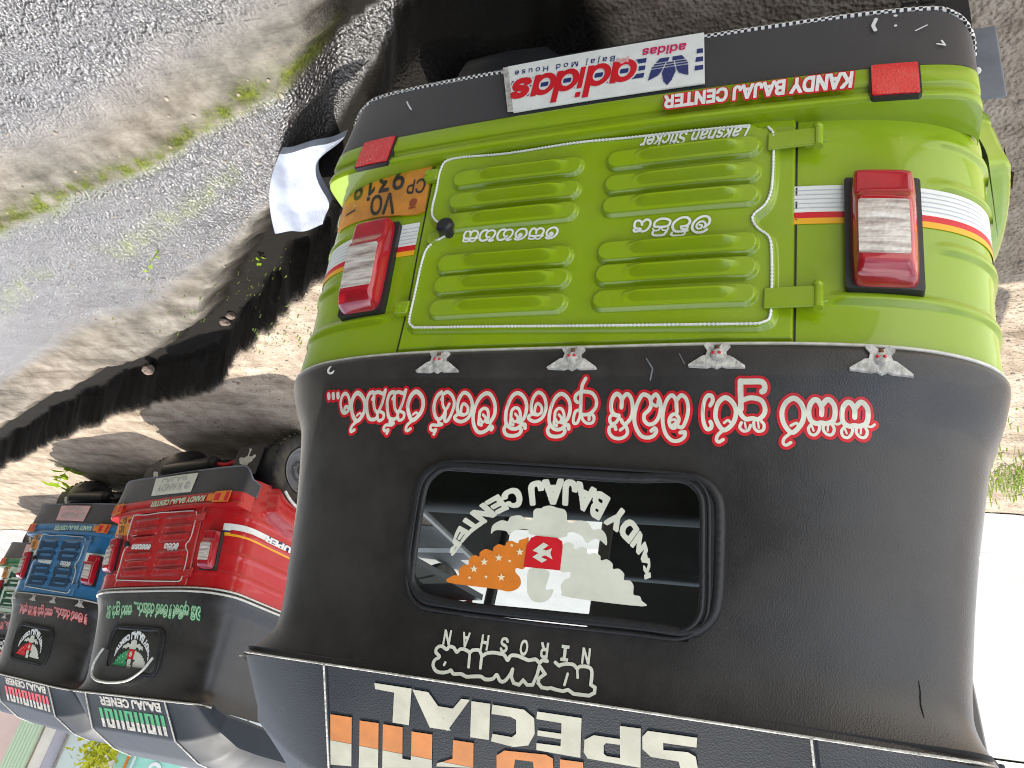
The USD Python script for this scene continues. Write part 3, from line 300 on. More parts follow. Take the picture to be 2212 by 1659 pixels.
def canopy_mesh(fine, hole):
    zs = np.r_[np.linspace(ZW, 1.0, 8), np.linspace(1.0, 1.475, 60 if fine else 30)[1:]]; Pn = []
    for z in zs:
        x, y = section(z, 60 if fine else 28, 12, .62); sw = .012*ss(.955, .962, z)*ss(1.06, .99, z)
        k = np.clip(np.abs(x)/FW(z), 0, 1); nx = np.sign(x)*ss(.8, 1., k)
        Pn.append(np.c_[x+nx*sw, y-sw*(1-np.abs(nx)), np.full(len(x), z)])
    m = grid(np.array(Pn), flip=True); c = m.triangles_center
    inside = shapely.contains_xy(hole, c[:, 0], c[:, 2]) & (c[:, 1] < .4); m.update_faces(~inside); m.remove_unreferenced_vertices(); return m
def roof_mesh(fine):
    """hood above the seam, crest, and the roof running to the windscreen; hollow scallops beside the hood"""
    n = 81; rows = []; xs = np.linspace(-1, 1, n)
    def prof(cz, cy, ez, ey, W, k=.37, pw=1.0, ty=.0):
        x = xs*W; a = np.abs(x); s = np.clip((a-k)/(W-k), 0, 1)
        return x, cy+(ey-cy)*s+ty, cz+(ez-cz)*s**pw
    x = XC+xs*.580; key = [(0., (x, rear(x, np.full(n, 1.475))+.03*np.abs(xs)**30, 1.475-.008*np.abs(xs)**8))]
    key += [(.33, prof(1.628, .235, 1.560, .30, .600, pw=1.5)), (.55, prof(1.698, .40, 1.605, .42, .606, pw=2.2)), (.64, prof(1.715, .52, 1.615, .54, .61, pw=2.2)), (1., prof(1.715, 1.80, 1.64, 1.74, .61, pw=2.2))]
    ts = np.r_[np.linspace(0, .33, 20), np.linspace(.33, .64, 20)[1:], np.linspace(.64, 1, 8)[1:]]
    K = np.array([np.stack(k[1], -1) for k in key]); tk = np.array([k[0] for k in key])
    R = np.stack([np.stack([np.interp(ts, tk, K[:, j, c]) for c in range(3)], -1) for j in range(n)], 1)
    drop = np.interp(ts, [0, .33, .55, 1], [.0, .07, .11, .11]); side = []
    for c, fl in ((0, False), (n-1, True)):
        e = R[:, c]; k = np.linspace(0, 1, 6)[None, :, None]
        side.append(grid(e[:, None]+k*np.stack([np.sign(xs[c])*(.006+0*ts), 0*ts, -drop], -1)[:, None], flip=fl))
    return cat_([grid(R, flip=True)]+side), K
def louvre_door(fine, cut=False):
    """engine door: a pressed panel whose louvres are raised capsules with a sunk lip inside"""
    nx, nz = (380, 240) if fine else (100, 66)
    x = np.linspace(-.332, .339, nx); z = np.linspace(.530, .948, nz); X, Z = np.meshgrid(x, z)
    h = np.full(X.shape, .006)
    # raised field inside the border
    bd = shapely.distance(shapely.points(X.ravel(), Z.ravel()), BORDER_LINE).reshape(X.shape)
    ins = shapely.contains_xy(BORDER_POLY, X.ravel(), Z.ravel()).reshape(X.shape)
    h += .007*np.where(ins, 1, ss(.010, .002, bd))
    for k, zz in enumerate((.608, .657, .701, .788, .830, .877)):
        for cx in (-.150, .153):
            h += .0085*ss(-.0005, .0048, capsule_h(X-cx, Z-zz, .262, .041))
            d2 = capsule_h(X-cx+.012, Z-zz+.001, .185, .021); h += .0075*ss(-.0003, .0014, d2)*ss(.012, -.009, Z-zz)*ss(-.095, -.06, X-cx+.012)*ss(.098, .06, X-cx+.012)
    e = np.minimum.reduce([X-x[0], x[-1]-X, Z-z[0], z[-1]-Z]); h *= ss(-.002, .004, e)
    h = np.where(e < 1e-6, -.004, h)
    Pn = np.stack([X, rear(X, Z)-h, Z], -1)
    return grid(Pn)
BORDER = mm(D['border']); BORDER = np.vstack([BORDER, mm(D['border_end'])[::-1]])
BORDER_LINE = LineString(cm(BORDER, 3)); BORDER_POLY = Polygon(np.array(BORDER_LINE.coords)).buffer(0)
shapely.prepare(BORDER_LINE); shapely.prepare(BORDER_POLY)
def doorsurf(x, z): return rear(x, z)-.0135
PANE_POLY = Polygon(cm(mm(D['pane_outline'][0][1]), 5, True)).buffer(.004); FRAME_POLY = Polygon(cm(mm(D['frame_outline'][0][1]), 5, True))
PANE_POLY = PANE_POLY.buffer(-.035).buffer(.035); FRAME_POLY = FRAME_POLY.buffer(-.055).buffer(.055)
SLOGAN = stroke_shape(D['slogan'])
ARC = [cm(mm(D['arc_outer']), 6), cm(mm(D['arc_inner']), 6)]
def arctext(text, bold=3):
    s, w = textpoly(text, bold); o = [np.c_[np.interp(np.linspace(0, 1, 200), np.linspace(0, 1, len(a)), a[:, 0]), np.interp(np.linspace(0, 1, 200), np.linspace(0, 1, len(a)), a[:, 1])] for a in ARC]
    def f(c):
        u = np.clip(c[:, 0]/w, 0, 1)*199; i = np.clip(u.astype(int), 0, 198); t = (u-i)[:, None]
        a = o[0][i]*(1-t)+o[0][i+1]*t; b = o[1][i]*(1-t)+o[1][i+1]*t; return a*(1-c[:, 1:])+b*c[:, 1:]
    return warp(s, f, .15)
def skull_shape():
    wing = [(-120, -52), (-60, -12), (-42, -8), (-34, 18), (-52, 40), (-32, 50), (-14, 34), (14, 34), (40, 52), (56, 44), (38, 20), (44, -6), (62, -10), (120, -48), (40, -52), (22, -46), (0, -56), (-22, -46), (-42, -52)]
    return Polygon([(x/1000*.33, -y/1000*.36) for x, y in wing]).buffer(.0015)
def lathe(prof, n=40):
    """profile [(radius, x)] turned about the x axis"""
    a = np.arange(n+1)*2*np.pi/n; p = np.array(prof, float)
    V = np.stack([np.repeat(p[:, 1:2], n+1, 1), p[:, :1]*np.cos(a), p[:, :1]*np.sin(a)], -1); return grid(V)
def wheel(t, sx, tread=True):
    x = sx*.560; o = np.array([x, WY, WZ])
    ty = lathe([(.128, -.045), (.15, -.058), (.185, -.060), (.203, -.048), (.212, -.025), (.213, 0), (.212, .025), (.203, .048), (.185, .060), (.15, .058), (.128, .045)]); ty.apply_translation(o)
    bl = []
    for k in range(36):
        a = k*2*np.pi/36
        for q in (-.032, .0, .032):
            b = trimesh.creation.box((.022, .016, .008)); b.apply_translation((q+sx*0, 0, .213)); b.apply_transform(trimesh.transformations.rotation_matrix(a+(.09 if q == 0 else 0), (1, 0, 0))); b.apply_translation(o); bl.append(b)
    w = obj('wheel', cat_([ty]+bl), TYRE, t, 40)
    rim = cat_([lathe([(.128, -.05), (.132, -.055), (.12, -.05), (.105, -.02), (.06, -.012), (.05, -.03), (.0, -.032)]), lathe([(.128, .05), (.132, .055), (.12, .05), (.105, .02), (.06, .012), (.05, .03), (.0, .032)])]); rim.apply_translation(o); obj('rim', rim, RIMP, w, 40)
    hub = cat_([cyl(o+[sx*.02, 0, 0], o+[sx*.05, 0, 0], .034)]+[cyl(o+[sx*.012, .052*math.cos(k*math.pi/2), .052*math.sin(k*math.pi/2)], o+[sx*.026, .052*math.cos(k*math.pi/2), .052*math.sin(k*math.pi/2)], .008, 6) for k in range(4)]); obj('hub', hub, STEEL, w, 30)
    return w
def tree_emblem():
    return unary_union([Point(0, .045).buffer(.03), Point(-.03, .02).buffer(.026), Point(.032, .022).buffer(.026), Point(.0, .015).buffer(.03), Point(-.055, .0).buffer(.016), Point(.056, .003).buffer(.015), Polygon([(-.006, 0), (.006, 0), (.004, -.06), (.018, -.075), (-.012, -.07)]), Point(.01, .085).buffer(.018), Point(-.006, .10).buffer(.012)])

def tuk(label, PAINT, loc, rot, cfg):
    fine = cfg.get('fine', False); t = thing('auto_rickshaw', label, 'auto rickshaw', loc, rot, cfg.get('group'))
    # --- tub
    body = obj('body', body_mesh(fine), PAINT, t, 50)
    for s in (-1, 1):
        a = np.linspace(math.radians(-6), math.radians(128), 30) if True else 0
        arc = np.c_[np.full(30, s*.682), .285-.234*np.cos(np.pi-a), WZ+.234*np.sin(a)]
        tail = np.array([[s*.668, .03, .372], [s*.675, .055, .356]])
        if not cfg.get('plain_arch'): obj('arch_trim', tube(arc, .008, 8), PIPING, t, True)
        if fine: obj('joint_strip', grid(np.array([[[s*(float(FW(z))+.003), .090+.006*math.sin(9*z), z], [s*(float(FW(z))+.006), .118+.010*math.sin(7*z), z]] for z in np.linspace(.36, .70, 24)]), flip=s > 0), GREYR, t, True)
        # inner wheel arch and mud flap
        well = np.array([[[s*x, .285-.24*math.cos(a_), WZ+.24*math.sin(a_)] for x in (.44, .62)] for a_ in np.linspace(-.2, 3.4, 20)]); obj('wheel_well', grid(well), BLACK, t, True)
        gf = cfg.get('grey_flap'); fx, fy_, fz = (.553, .092, .20) if gf else (.415, .028, .145); fp = rbox(s*fx-.115, s*fx+.115, fy_, fy_+.008, fz, fz+.19, .004)
        mf = obj('mud_flap', fp, GREYR if cfg.get('grey_flap') else BLACK, t, 30)
        if not cfg.get('grey_flap'): obj('tree_emblem', decal(affinity.translate(affinity.scale(tree_emblem(), 1.0, .75, origin=(0, 0)), s*.415, .225), lambda x, z: np.full(len(x), .028), .0015, None), WHITE, mf)
        wheel(t, s)
    fl = obj('floor', bx(-.56, .56, .50, 2.1, .30, .34), BLACK, t)
    obj('rear_axle', cat_([cyl((-.52, WY, WZ), (.52, WY, WZ), .03), rbox(-.10, .22, .12, .48, .13, .40, .05)]), BLACK, t, 30)
    obj('engine_cowl', trimesh.util.concatenate([fixn(lathe([(.0, -.13), (.09, -.13), (.125, -.09), (.13, 0), (.125, .09), (.09, .13), (.0, .13)])).apply_translation((.30, .12, .20))]), BLACK, t, 40)
    mu = obj('muffler', cat_([cyl((-.12, .03, .235), (.33, .03, .235), .048, 24), cyl((-.16, .03, .235), (-.12, .03, .235), .03, 16, .046)]), BLACK, t, 30)
    obj('exhaust_pipe', tube(cm([(-.16, .03, .235), (-.24, .03, .25), (-.29, .06, .21), (-.30, .12, .15)]), .014), REDS if cfg.get('red_pipe') else BLACK, t, True)
    # --- bumper beam and rubber splash guard
    xs = np.r_[-np.sin(np.linspace(np.pi/2, 0, 40)), np.sin(np.linspace(0, np.pi/2, 40))[1:]]*.605
    prof = [(.474, .004), (.480, .0), (.512, .0), (.517, .007), (.528, .008), (.533, .002), (.545, .0), (.552, .006), (.553, .03), (.553, .07)]
    beam = np.array([[[x, ybump(x)+d, z] for x in xs] for z, d in prof]); 
    for k in range(beam.shape[0]): beam[k, :, 2] += 0
    bm = obj('bumper', grid(beam), PAINT, t, 40)
    zb = lambda x: .330-.014*np.clip(x-.2, 0, 1)/.4+.075*(1-np.sqrt(np.maximum(0, 1-(np.clip((np.abs(x)-.545)/.060, 0, 1))**2)))
    gd = np.array([[[x, ybump(x)+.006-.004*w_, zb(x)+(.476-zb(x))*w_] for x in xs] for w_ in np.linspace(0, 1, 12)])
    guard = obj('splash_guard', cat_([grid(gd), grid(gd+[0, .006, 0], flip=True)]), FLAPV, t, 40)
    edge = np.array([[x, ybump(x)+.007, zb(x)] for x in xs]); edge = np.vstack([[[edge[0, 0], edge[0, 1], .474]], edge, [[edge[-1, 0], edge[-1, 1], .474]]])
    obj('edge_trim', tube(edge, .0052, 8), CHECK if cfg.get('checker') else GREYR, guard, True)
    bs = lambda x, z: ybump(x)
    gs = lambda x, z: ybump(x)+.001
    cfg['bumper_details'](t, bm, guard, bs, gs)
    # --- stripes on the tub, tail lamps, number plate
    cfg['stripes'](t, body)
    for s in (-1, 1):
        o = 0 if s < 0 else -.014
        base_poly = sbox(*sorted((s*(.409+o), s*(.506+o)))[:1], .680, sorted((s*(.409+o), s*(.506+o)))[1], .860).buffer(.005)
        sf = lambda x, z: rear(.35*np.sign(x), z)+.8*(rear(x, z)-rear(.35*np.sign(x), z))
        lamp = obj('tail_lamp', fixn(slab(base_poly, sf, .012, .03, .05)), BLACK, t, 25)
        nu, nv = 29, 45; U, V = np.meshgrid(np.linspace(-1, 1, nu), np.linspace(-1, 1, nv)); cx, cz = s*(.4585+o), .768
        sq = 1-.10*np.abs(V)**6*np.abs(U)**2; Xl = cx+U*.0465*sq; Zl = cz+V*.095*(1-.05*np.abs(U)**6)
        d = np.minimum((1-np.abs(U))/.22, (1-np.abs(V))/.12); dome = np.sqrt(1-(1-np.clip(d, 0, 1))**2)
        lift = .012+.024*dome+.010*ss(-.55, -.30, V)*ss(.95, .75, V)*dome*np.clip((1-np.abs(U))/.3, 0, 1)
        lens = obj('lens', grid(np.stack([Xl, sf(Xl, Zl)-lift, Zl], -1)), LENS, lamp, 40)
        xa, xb = sorted((s*(.427+o), s*(.487+o))); wp = sbox(xa, .746, xb, .826).buffer(.0045)
        obj('clear_window', fixn(slab(wp, lambda x, z: sf(x, z)-.044, .0025, .02, .012)), LENSW, lamp, 25)
    pq = [mm(q) for q in D['plate_quad']]
    pp = Polygon([(.346, .542), (.45, .532), (.575, .515), (.590, .54), (.585, .632), (.50, .640), (.36, .660), (.342, .655)])
    psurf = lambda x, z: rear(x, z)-.004
    pl = obj('number_plate', fixn(slab(pp, psurf, .002, .02)), PLATE if fine else cfg.get('plate', PLATE), t)
    if fine:
        sh = [quadtext('9318', (.408, .5450), (.557, .525), (.404, .592), (.546, .579), 2), quadtext('CP', (.352, .581), (.396, .576), (.351, .613), (.394, .608), 1), quadtext('VO.', (.420, .600), (.500, .589), (.414, .648), (.492, .634), 2), sbox(.528, .606, .56, .611)]
        sh = [affinity.translate(s_, 0, 0) for s_ in sh]
        obj('plate_lettering', decal(unary_union(sh), psurf, .0035, .015), INK, pl)
        obj('plate_emblem', decal(unary_union([Point(.372, .632).buffer(.009), sbox(.364, .642, .380, .646)]), psurf, .0035, None), EMBLEM, pl)
        obj('plate_cover', decal(pp.buffer(.005), psurf, .008, .02), COVER, pl)
    else:
        obj('plate_lettering', decal(unary_union([quadtext('9471', (.40, .548), (.54, .530), (.398, .588), (.535, .572), 1), quadtext('VO.', (.40, .602), (.49, .592), (.398, .640), (.49, .630), 1)]), psurf, .0035, .03), INK, pl)
    # --- engine door
    ed = obj('engine_door', louvre_door(fine), cfg.get('door_paint', PAINT), t, 35)
    obj('door_gap', decal(unary_union([sbox(-.3355, .530, -.3325, .950), sbox(.3395, .530, .342, .950)]), rear, .0015, .05), BLACK, ed)
    if cfg.get('cut_louvres'):
        for zz in (.630, .700, .800, .868):
            for cx in (-.15, .15): obj('louvre_slot', decal(sbox(cx-.11, zz-.022, cx+.11, zz+.022).buffer(.008), doorsurf, .012, None), cfg['cut_louvres'], ed)
    bl = cm(BORDER, 4); bl3 = np.c_[bl[:, 0], doorsurf(bl[:, 0], bl[:, 1])-.002, bl[:, 1]]
    if fine:
        seg = np.r_[0, np.cumsum(np.linalg.norm(np.diff(bl3, axis=0), axis=1))]; q = np.arange(0, seg[-1], .0032); c3 = np.c_[[np.interp(q, seg, bl3[:, k]) for k in range(3)]].T
        obj('border_piping', tube(c3, .0022+.0009*np.sin(q/.0068*2*np.pi), 6), WHITE, ed, True)
    else: obj('border_piping', tube(bl3, .0032, 5), PIPING, ed, True)
    for key, col in (('door_word_one', cfg.get('door_word', WHITE)), ('door_word_two', cfg.get('door_word', WHITE))): obj('door_lettering', decal(stroke_shape(D[key]).buffer(0 if fine else .002), doorsurf, .0015, .02), col, ed)
    for zz in (.590, .872):
        hg = obj('hinge', cat_([rbox(-.368, -.290, rear(-.33, zz)-.0195, rear(-.33, zz)-.0145, zz-.006, zz+.032, .0022), rbox(-.3655, -.346, rear(-.35, zz)-.0150, rear(-.35, zz)-.002, zz+.004, zz+.022, .002), cyl((-.367, rear(-.36, zz)-.018, zz-.006), (-.367, rear(-.36, zz)-.018, zz+.034), .007, 12), trimesh.creation.icosphere(2, .0085).apply_translation((-.366, rear(-.36, zz)-.018, zz-.008)), cyl((-.38, rear(-.36, zz)-.016, zz+.02), (-.362, rear(-.36, zz)-.016, zz+.026), .003, 8)]), cfg.get('door_paint', PAINT), ed, 30)
    for (cx, zz) in ((.327, .583), (.334, .866)): obj('door_clip', cat_([rbox(cx-.006, cx+.022, rear(.34, zz)-.020, rear(.34, zz)-.004, zz-.014, zz+.014, .004), cyl((cx+.014, rear(.34, zz)-.024, zz), (cx+.014, rear(.34, zz)-.015, zz), .006, 10)]), cfg.get('door_paint', PAINT), ed, 30)
    kx, kz = .270, .722; ky = float(rear(np.array([kx]), np.array([kz]))[0])
    kn = lathe([(.0, -.016), (.012, -.016), (.0165, -.012), (.017, -.004), (.010, 0), (.009, .016)], 28); kn.apply_transform(trimesh.transformations.rotation_matrix(-math.pi/2, (0, 0, 1))); kn.apply_transform(trimesh.transformations.rotation_matrix(math.pi, (0, 0, 1))); kn.apply_translation((kx, ky-.028, kz)); obj('latch_knob', fixn(kn), BLACK, ed, 40)
    ks = cyl((.303, ky-.014, .728), (.303, ky-.005, .728), .013, 24); obj('key_lock', cat_([ks, bx(.3015, .3045, ky-.0152, ky-.014, .722, .734)]), cfg.get('door_paint', PAINT), ed, 30)
    # --- canopy
    can = obj('canopy', canopy_mesh(fine, PANE_POLY.buffer(.012)), VINYL, t, 60)
    for s in (-1, 1): obj('door_pillar', tube([(s*.60, .62, .93), (s*.585, .63, 1.2), (s*.62, .64, 1.5)], .016), VINYL, t, True)
    zwl = [(z_ + 0) for z_ in (ZW,)]
    def level(z, out=.0, yend=.62):
        x, y = section(z, 40, 8, yend); k = np.clip(np.abs(x)/FW(z), 0, 1); nx = np.sign(x)*ss(.8, 1, k); return np.c_[x+nx*out, y-out*(1-np.abs(nx)), np.full(len(x), z)]
    obj('waist_piping', tube(level(ZW+.001, .004), .0035 if fine else .006, 6), PIPING, can, True)
    if cfg.get('double_piping'): obj('waist_piping', tube(level(ZW+.020, .013), .006, 6), PIPING, can, True)
    obj('band_seam', tube(level(.998, .0085), .0016, 5), RUBBER, can, True)
    ring = FRAME_POLY.difference(PANE_POLY)
    # rubber frame: three beads following the opening
    fr = []
    def bead(pg, r, off):
        c = np.array(shapely.segmentize(pg.exterior, .012).coords)[:-1]; return tube(np.c_[c[:, 0], rear(c[:, 0], c[:, 1])-off, c[:, 1]], r, 10, True)
    fr += [decal(FRAME_POLY.buffer(-.004).difference(PANE_POLY), rear, .008, .02), bead(FRAME_POLY.buffer(-.009), .0085, .003), bead(PANE_POLY.buffer(.002), .0045, .007), bead(PANE_POLY.buffer(.011), .003, .008)]
    wf = obj('window_frame', cat_(fr), RUBBER, can, 50)
    pn = obj('window_pane', decal(PANE_POLY.buffer(.004), rear, .004, .05), PANE, can)
    lc = cfg.get('pane_lettering', CREAM)
    so = lambda x, z: rear(x, z)
    obj('pane_lettering', decal(arctext('KANDY BAJAJ CENTER', 4).buffer(.0007), so, .0055, .03), lc, pn)
    obj('cloud_sticker', decal(stroke_shape(D['cloud'], True), so, .0055, .03), CREAM, pn)
    obj('wing_sticker', decal(stroke_shape(D['white_wing'], True), so, .0055, .03), CREAM, pn)
    obj('wing_sticker', decal(stroke_shape(D['orange_wing'], True), so, .0055, .03), cfg.get('wing', ORANGES), pn)
    obj('badge_sticker', decal(stroke_shape(D['red_badge']), so, .0064, .03), REDS, pn)
    obj('badge_mark', decal(stroke_shape(D['badge_mark']), so, .0072, None), CREAM, pn)
    obj('star_stickers', decal(stroke_shape(D['stars']), so, .0064, None), STAR if fine else CREAM, pn)
    obj('slogan_outline', decal(cfg['slogan'].buffer(.0041 if fine else .003), canopy, .0012, .025), cfg['slogan_edge'], can)
    obj('slogan_lettering', decal(cfg['slogan'], canopy, .0020, .025), cfg['slogan_col'], can)
    for x in cfg.get('skulls', ()):
        sp = affinity.translate(skull_shape(), x, .9795); ym = float(rear(np.array([x]), np.array([.98]))[0])-.0122
        sk = fixn(slab(sp, lambda a, b: rear(a, b)-.0122, .005, .01, .001))
        head = trimesh.creation.icosphere(2, .0095); head.apply_scale((1, .55, 1.15)); head.apply_translation((x, ym-.005, .980))
        sk = obj('skull_ornament', cat_([sk, head]), DIRTYW, can, 35)
        if fine:
            for q in (-.0045, .0045): obj('skull_eye', trimesh.creation.icosphere(1, .0026).apply_translation((x+q, ym-.0095, .9795)), REDS, sk, True)
            obj('rivet', trimesh.creation.icosphere(1, .0040).apply_translation((x, ym-.0065, .9685)), BRUISE, sk, True)
    # --- hood and roof
    rm, K = roof_mesh(fine); roof = obj('roof_hood', rm, HOODV, t, 40)
    obj('roof_lining', trimesh.Trimesh(rm.vertices-[0, 0, .012], rm.faces[:, ::-1], process=False), LINING, t, 40)
    seam = K[0].copy(); seam[:, 1] -= .004; obj('seam_piping', tube(seam, .0019 if fine else .005, 6), DIRTYW, roof, True)
    for s in (-1, 1):
        j = int(np.argmin(np.abs(np.linspace(-1, 1, 81)*.59-s*.372)))
        line = K[:4, j]-[0, .003, 0]; obj('hood_piping', tube(line+np.array([[0, -.002, .002]]*4), .0016 if fine else .004, 6), DIRTYW, roof, True)
    cfg['roof_text'](roof)
    # --- cab
    obj('rear_seat', cat_([rbox(-.52, .52, .42, .53, .48, 1.06, .04), rbox(-.52, .52, .50, .92, .40, .56, .05)]), SEATM, t, 30)
    obj('driver_seat', cat_([rbox(-.30, .30, 1.22, 1.55, .45, .58, .04), rbox(-.25, .25, 1.20, 1.26, .62, .95, .02)]), SEATM, t, 30)
    ny = np.array([[[x*w, y-.10*abs(x)**2*1.2, z] for x in np.linspace(-1, 1, 25)] for y, z, w in ((2.30, .30, .40), (2.36, .50, .46), (2.34, .75, .50), (2.26, .95, .53), (2.16, 1.06, .55))]); obj('front_cowl', cat_([grid(ny, flip=True), bx(-.5, .5, 2.02, 2.16, 1.0, 1.05)]), PAINT, t, 40)
    obj('dashboard', rbox(-.52, .52, 1.98, 2.10, .40, 1.075, .02), BLACK, t, 30)
    wsf = [tube(cm([(-.54, 2.14, 1.05), (-.55, 2.02, 1.30), (-.54, 1.84, 1.56), (-.46, 1.78, 1.66), (0, 1.77, 1.69), (.46, 1.78, 1.66), (.54, 1.84, 1.56), (.55, 2.02, 1.30), (.54, 2.14, 1.05)]), .022), tube(cm([(-.54, 2.14, 1.06), (0, 2.20, 1.07), (.54, 2.14, 1.06)]), .024), tube([(.0, 2.20, 1.07), (.0, 1.79, 1.68)], .012)]
    obj('added_side_panel', rbox(.575, .600, .64, 1.15, .34, 1.00, .010), VINYL, t, 30)  # dark panel added to block the bright ground seen through the rear window
    obj('windscreen_frame', cat_(wsf), CREAMF, t, True)
    obj('windscreen', grid(np.array([[[x, 2.18-.05*abs(x)-.37*k, 1.07+.60*k] for x in np.linspace(-.52, .52, 9)] for k in (0, 1)])), PANE, t)
    obj('handlebar', cat_([tube(cm([(-.33, 1.80, .98), (-.12, 1.86, 1.0), (.12, 1.86, 1.0), (.33, 1.80, .98)]), .012), cyl((0, 1.86, 1.0), (0, 2.05, .35), .02)]), BLACK, t, True)
    obj('side_rail', cat_([tube([(s*.60, .62, .92), (s*.60, 1.2, .90)], .014) for s in (-1, 1)]+[tube([(s*.57, 1.16, .34), (s*.58, 1.18, .9), (s*.60, 1.2, 1.58)], .018) for s in (-1, 1)]), BLACK, t, True)
    fw = lathe([(.1, -.04), (.15, -.05), (.19, -.045), (.20, 0), (.19, .045), (.15, .05), (.1, .04), (.0, .03)], 32); fw.apply_translation((0, 2.27, .20)); obj('front_wheel', fixn(fw), TYRE, t, 40)
    obj('front_mudguard', grid(np.array([[[x, 2.27+.235*math.cos(a), .2+.235*math.sin(a)] for x in (-.075, -.05, 0, .05, .075)] for a in np.linspace(.1, 2.9, 18)])), PAINT, t, 40)
    return t

# ------------------------------------------------------------------ ground
DITCH = np.array([(-60, -52), (-6, -5.6), (-.6, -.62), (.1, -.03), (.35, .06), (.62, .06), (.82, .24), (1.02, .47), (1.29, .80), (1.58, .965), (1.94, 1.22), (2.42, 1.56), (2.68, 1.74), (3.15, 1.89), (3.7, 2.09), (4.6, 2.45), (5.6, 2.9), (7, 3.5), (10, 4.8), (60, 28)])
MOSS = np.array([(-60, -53), (-6, -6.6), (-.6, -1.7), (.1, -.9), (.55, -.12), (.80, .06), (1.20, .20), (1.9, .36), (2.66, .46), (4, .95), (6, 1.8), (9, 3.2), (60, 26)])
terr_poly = Polygon(np.vstack([DITCH, [(400, 60), (400, 400), (-400, 400), (-400, -52)]])); ditch_line = LineString(DITCH); shapely.prepare(terr_poly); shapely.prepare(ditch_line)
def fb(x, y, s, o=4, seed=0): return meshkit.fbm(np.stack([x*s, y*s, 0*x+3.1], -1), o, seed)-.5
def axis(a, b, step, far, g=1.16):
    c = np.arange(a, b, step); lo, hi, k = [a], [c[-1]], step
    while lo[-1] > -far: k *= g; lo.append(lo[-1]-k); hi.append(hi[-1]+k)
    return np.r_[lo[:0:-1], c, hi[1:]]
gx = axis(-1.6, 5.6, .02, 220); gy = axis(-1.0, 4.0, .02, 220); X, Y = np.meshgrid(gx, gy)
pts = shapely.points(X.ravel(), Y.ravel()); d = shapely.distance(pts, ditch_line).reshape(X.shape); d *= np.where(shapely.contains_xy(terr_poly, X.ravel(), Y.ravel()).reshape(X.shape), 1, -1)
near = np.exp(-np.hypot(X-1.5, Y-.8)**2/60)
d = d+(fb(X, Y, 4, 4)*.13+fb(X, Y, 22, 3, 5)*.035)*near
yD = np.interp(X, DITCH[:, 0], DITCH[:, 1]); yM = np.interp(X, MOSS[:, 0], MOSS[:, 1]); u = (yD-Y)/np.maximum(yD-yM, .15); u = np.where(u > 1, 1+(yM-Y), u); u += fb(X, Y, 1.6, 4, 9)*.16
LANE = -.09
H = np.where(d > 0, 0, LANE)
H = np.where(d > -.30, LANE+(-.17)*ss(-.27, -.16, d), H); H = np.where(d > -.08, (LANE-.17)+(.17-LANE)*ss(-.06, .03, d), H); H = np.where(d > .03, 0, H)
rough = fb(X, Y, 9, 5, 1)*.022+fb(X, Y, 40, 3, 2)*.012
lump = fb(X, Y, 2.2, 4, 3)*.05
flatr = ss(-.75, -.45, -((X-R0_[0])*RN_[0]+(Y-R0_[1])*RN_[1])*-1) if False else ss(.30, .75, -((X+1.1)*-.215+(Y-3.32)*.976))
H = H+near*flatr*np.where(d > .0, .55*rough+.25*lump, .35*lump*ss(0, .3, -d)+rough*.5+.016*np.abs(fb(X, Y, 30, 3, 8))*ss(.45, .6, u)*ss(1.0, .9, u)+.06*np.abs(fb(X, Y, 13, 5, 6))*ss(1.15, 1.4, u))
ground_v = np.stack([X, Y, H], -1)
gz_ = lambda x, y: float(H[np.abs(gy-y).argmin(), np.abs(gx-x).argmin()])
lane = (d < -.05)
moss = np.where(lane, np.maximum(np.exp(-((u-.06)/.055)**2), np.exp(-((u-1.0)/.040)**2))*1.15+.75*np.exp(-((u-.72)/.05)**2)*(fb(X, Y, 3, 3, 12) > -.02), 0)*(.35+3.2*(fb(X, Y, 26, 4, 21)+.12)); moss = np.clip(moss, 0, 1)*ss(.1, .8, X)
wet = np.where(lane, np.maximum(np.maximum(ss(.40, .52, u)*ss(1.0, .95, u), ss(1.10, 1.38, u)), .0), 0)*(.7+.9*(fb(X, Y, 2.5, 3, 77)+.5)); wet = np.clip(wet, 0, 1)*ss(.3, .7, X)
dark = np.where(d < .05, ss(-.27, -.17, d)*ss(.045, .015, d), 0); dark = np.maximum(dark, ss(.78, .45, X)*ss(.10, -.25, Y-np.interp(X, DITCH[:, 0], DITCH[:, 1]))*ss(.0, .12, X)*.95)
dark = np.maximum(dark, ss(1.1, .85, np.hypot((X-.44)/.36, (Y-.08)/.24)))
beige = ss(.2, .7, fb(X, Y, 1.1, 4, 31)+.5)
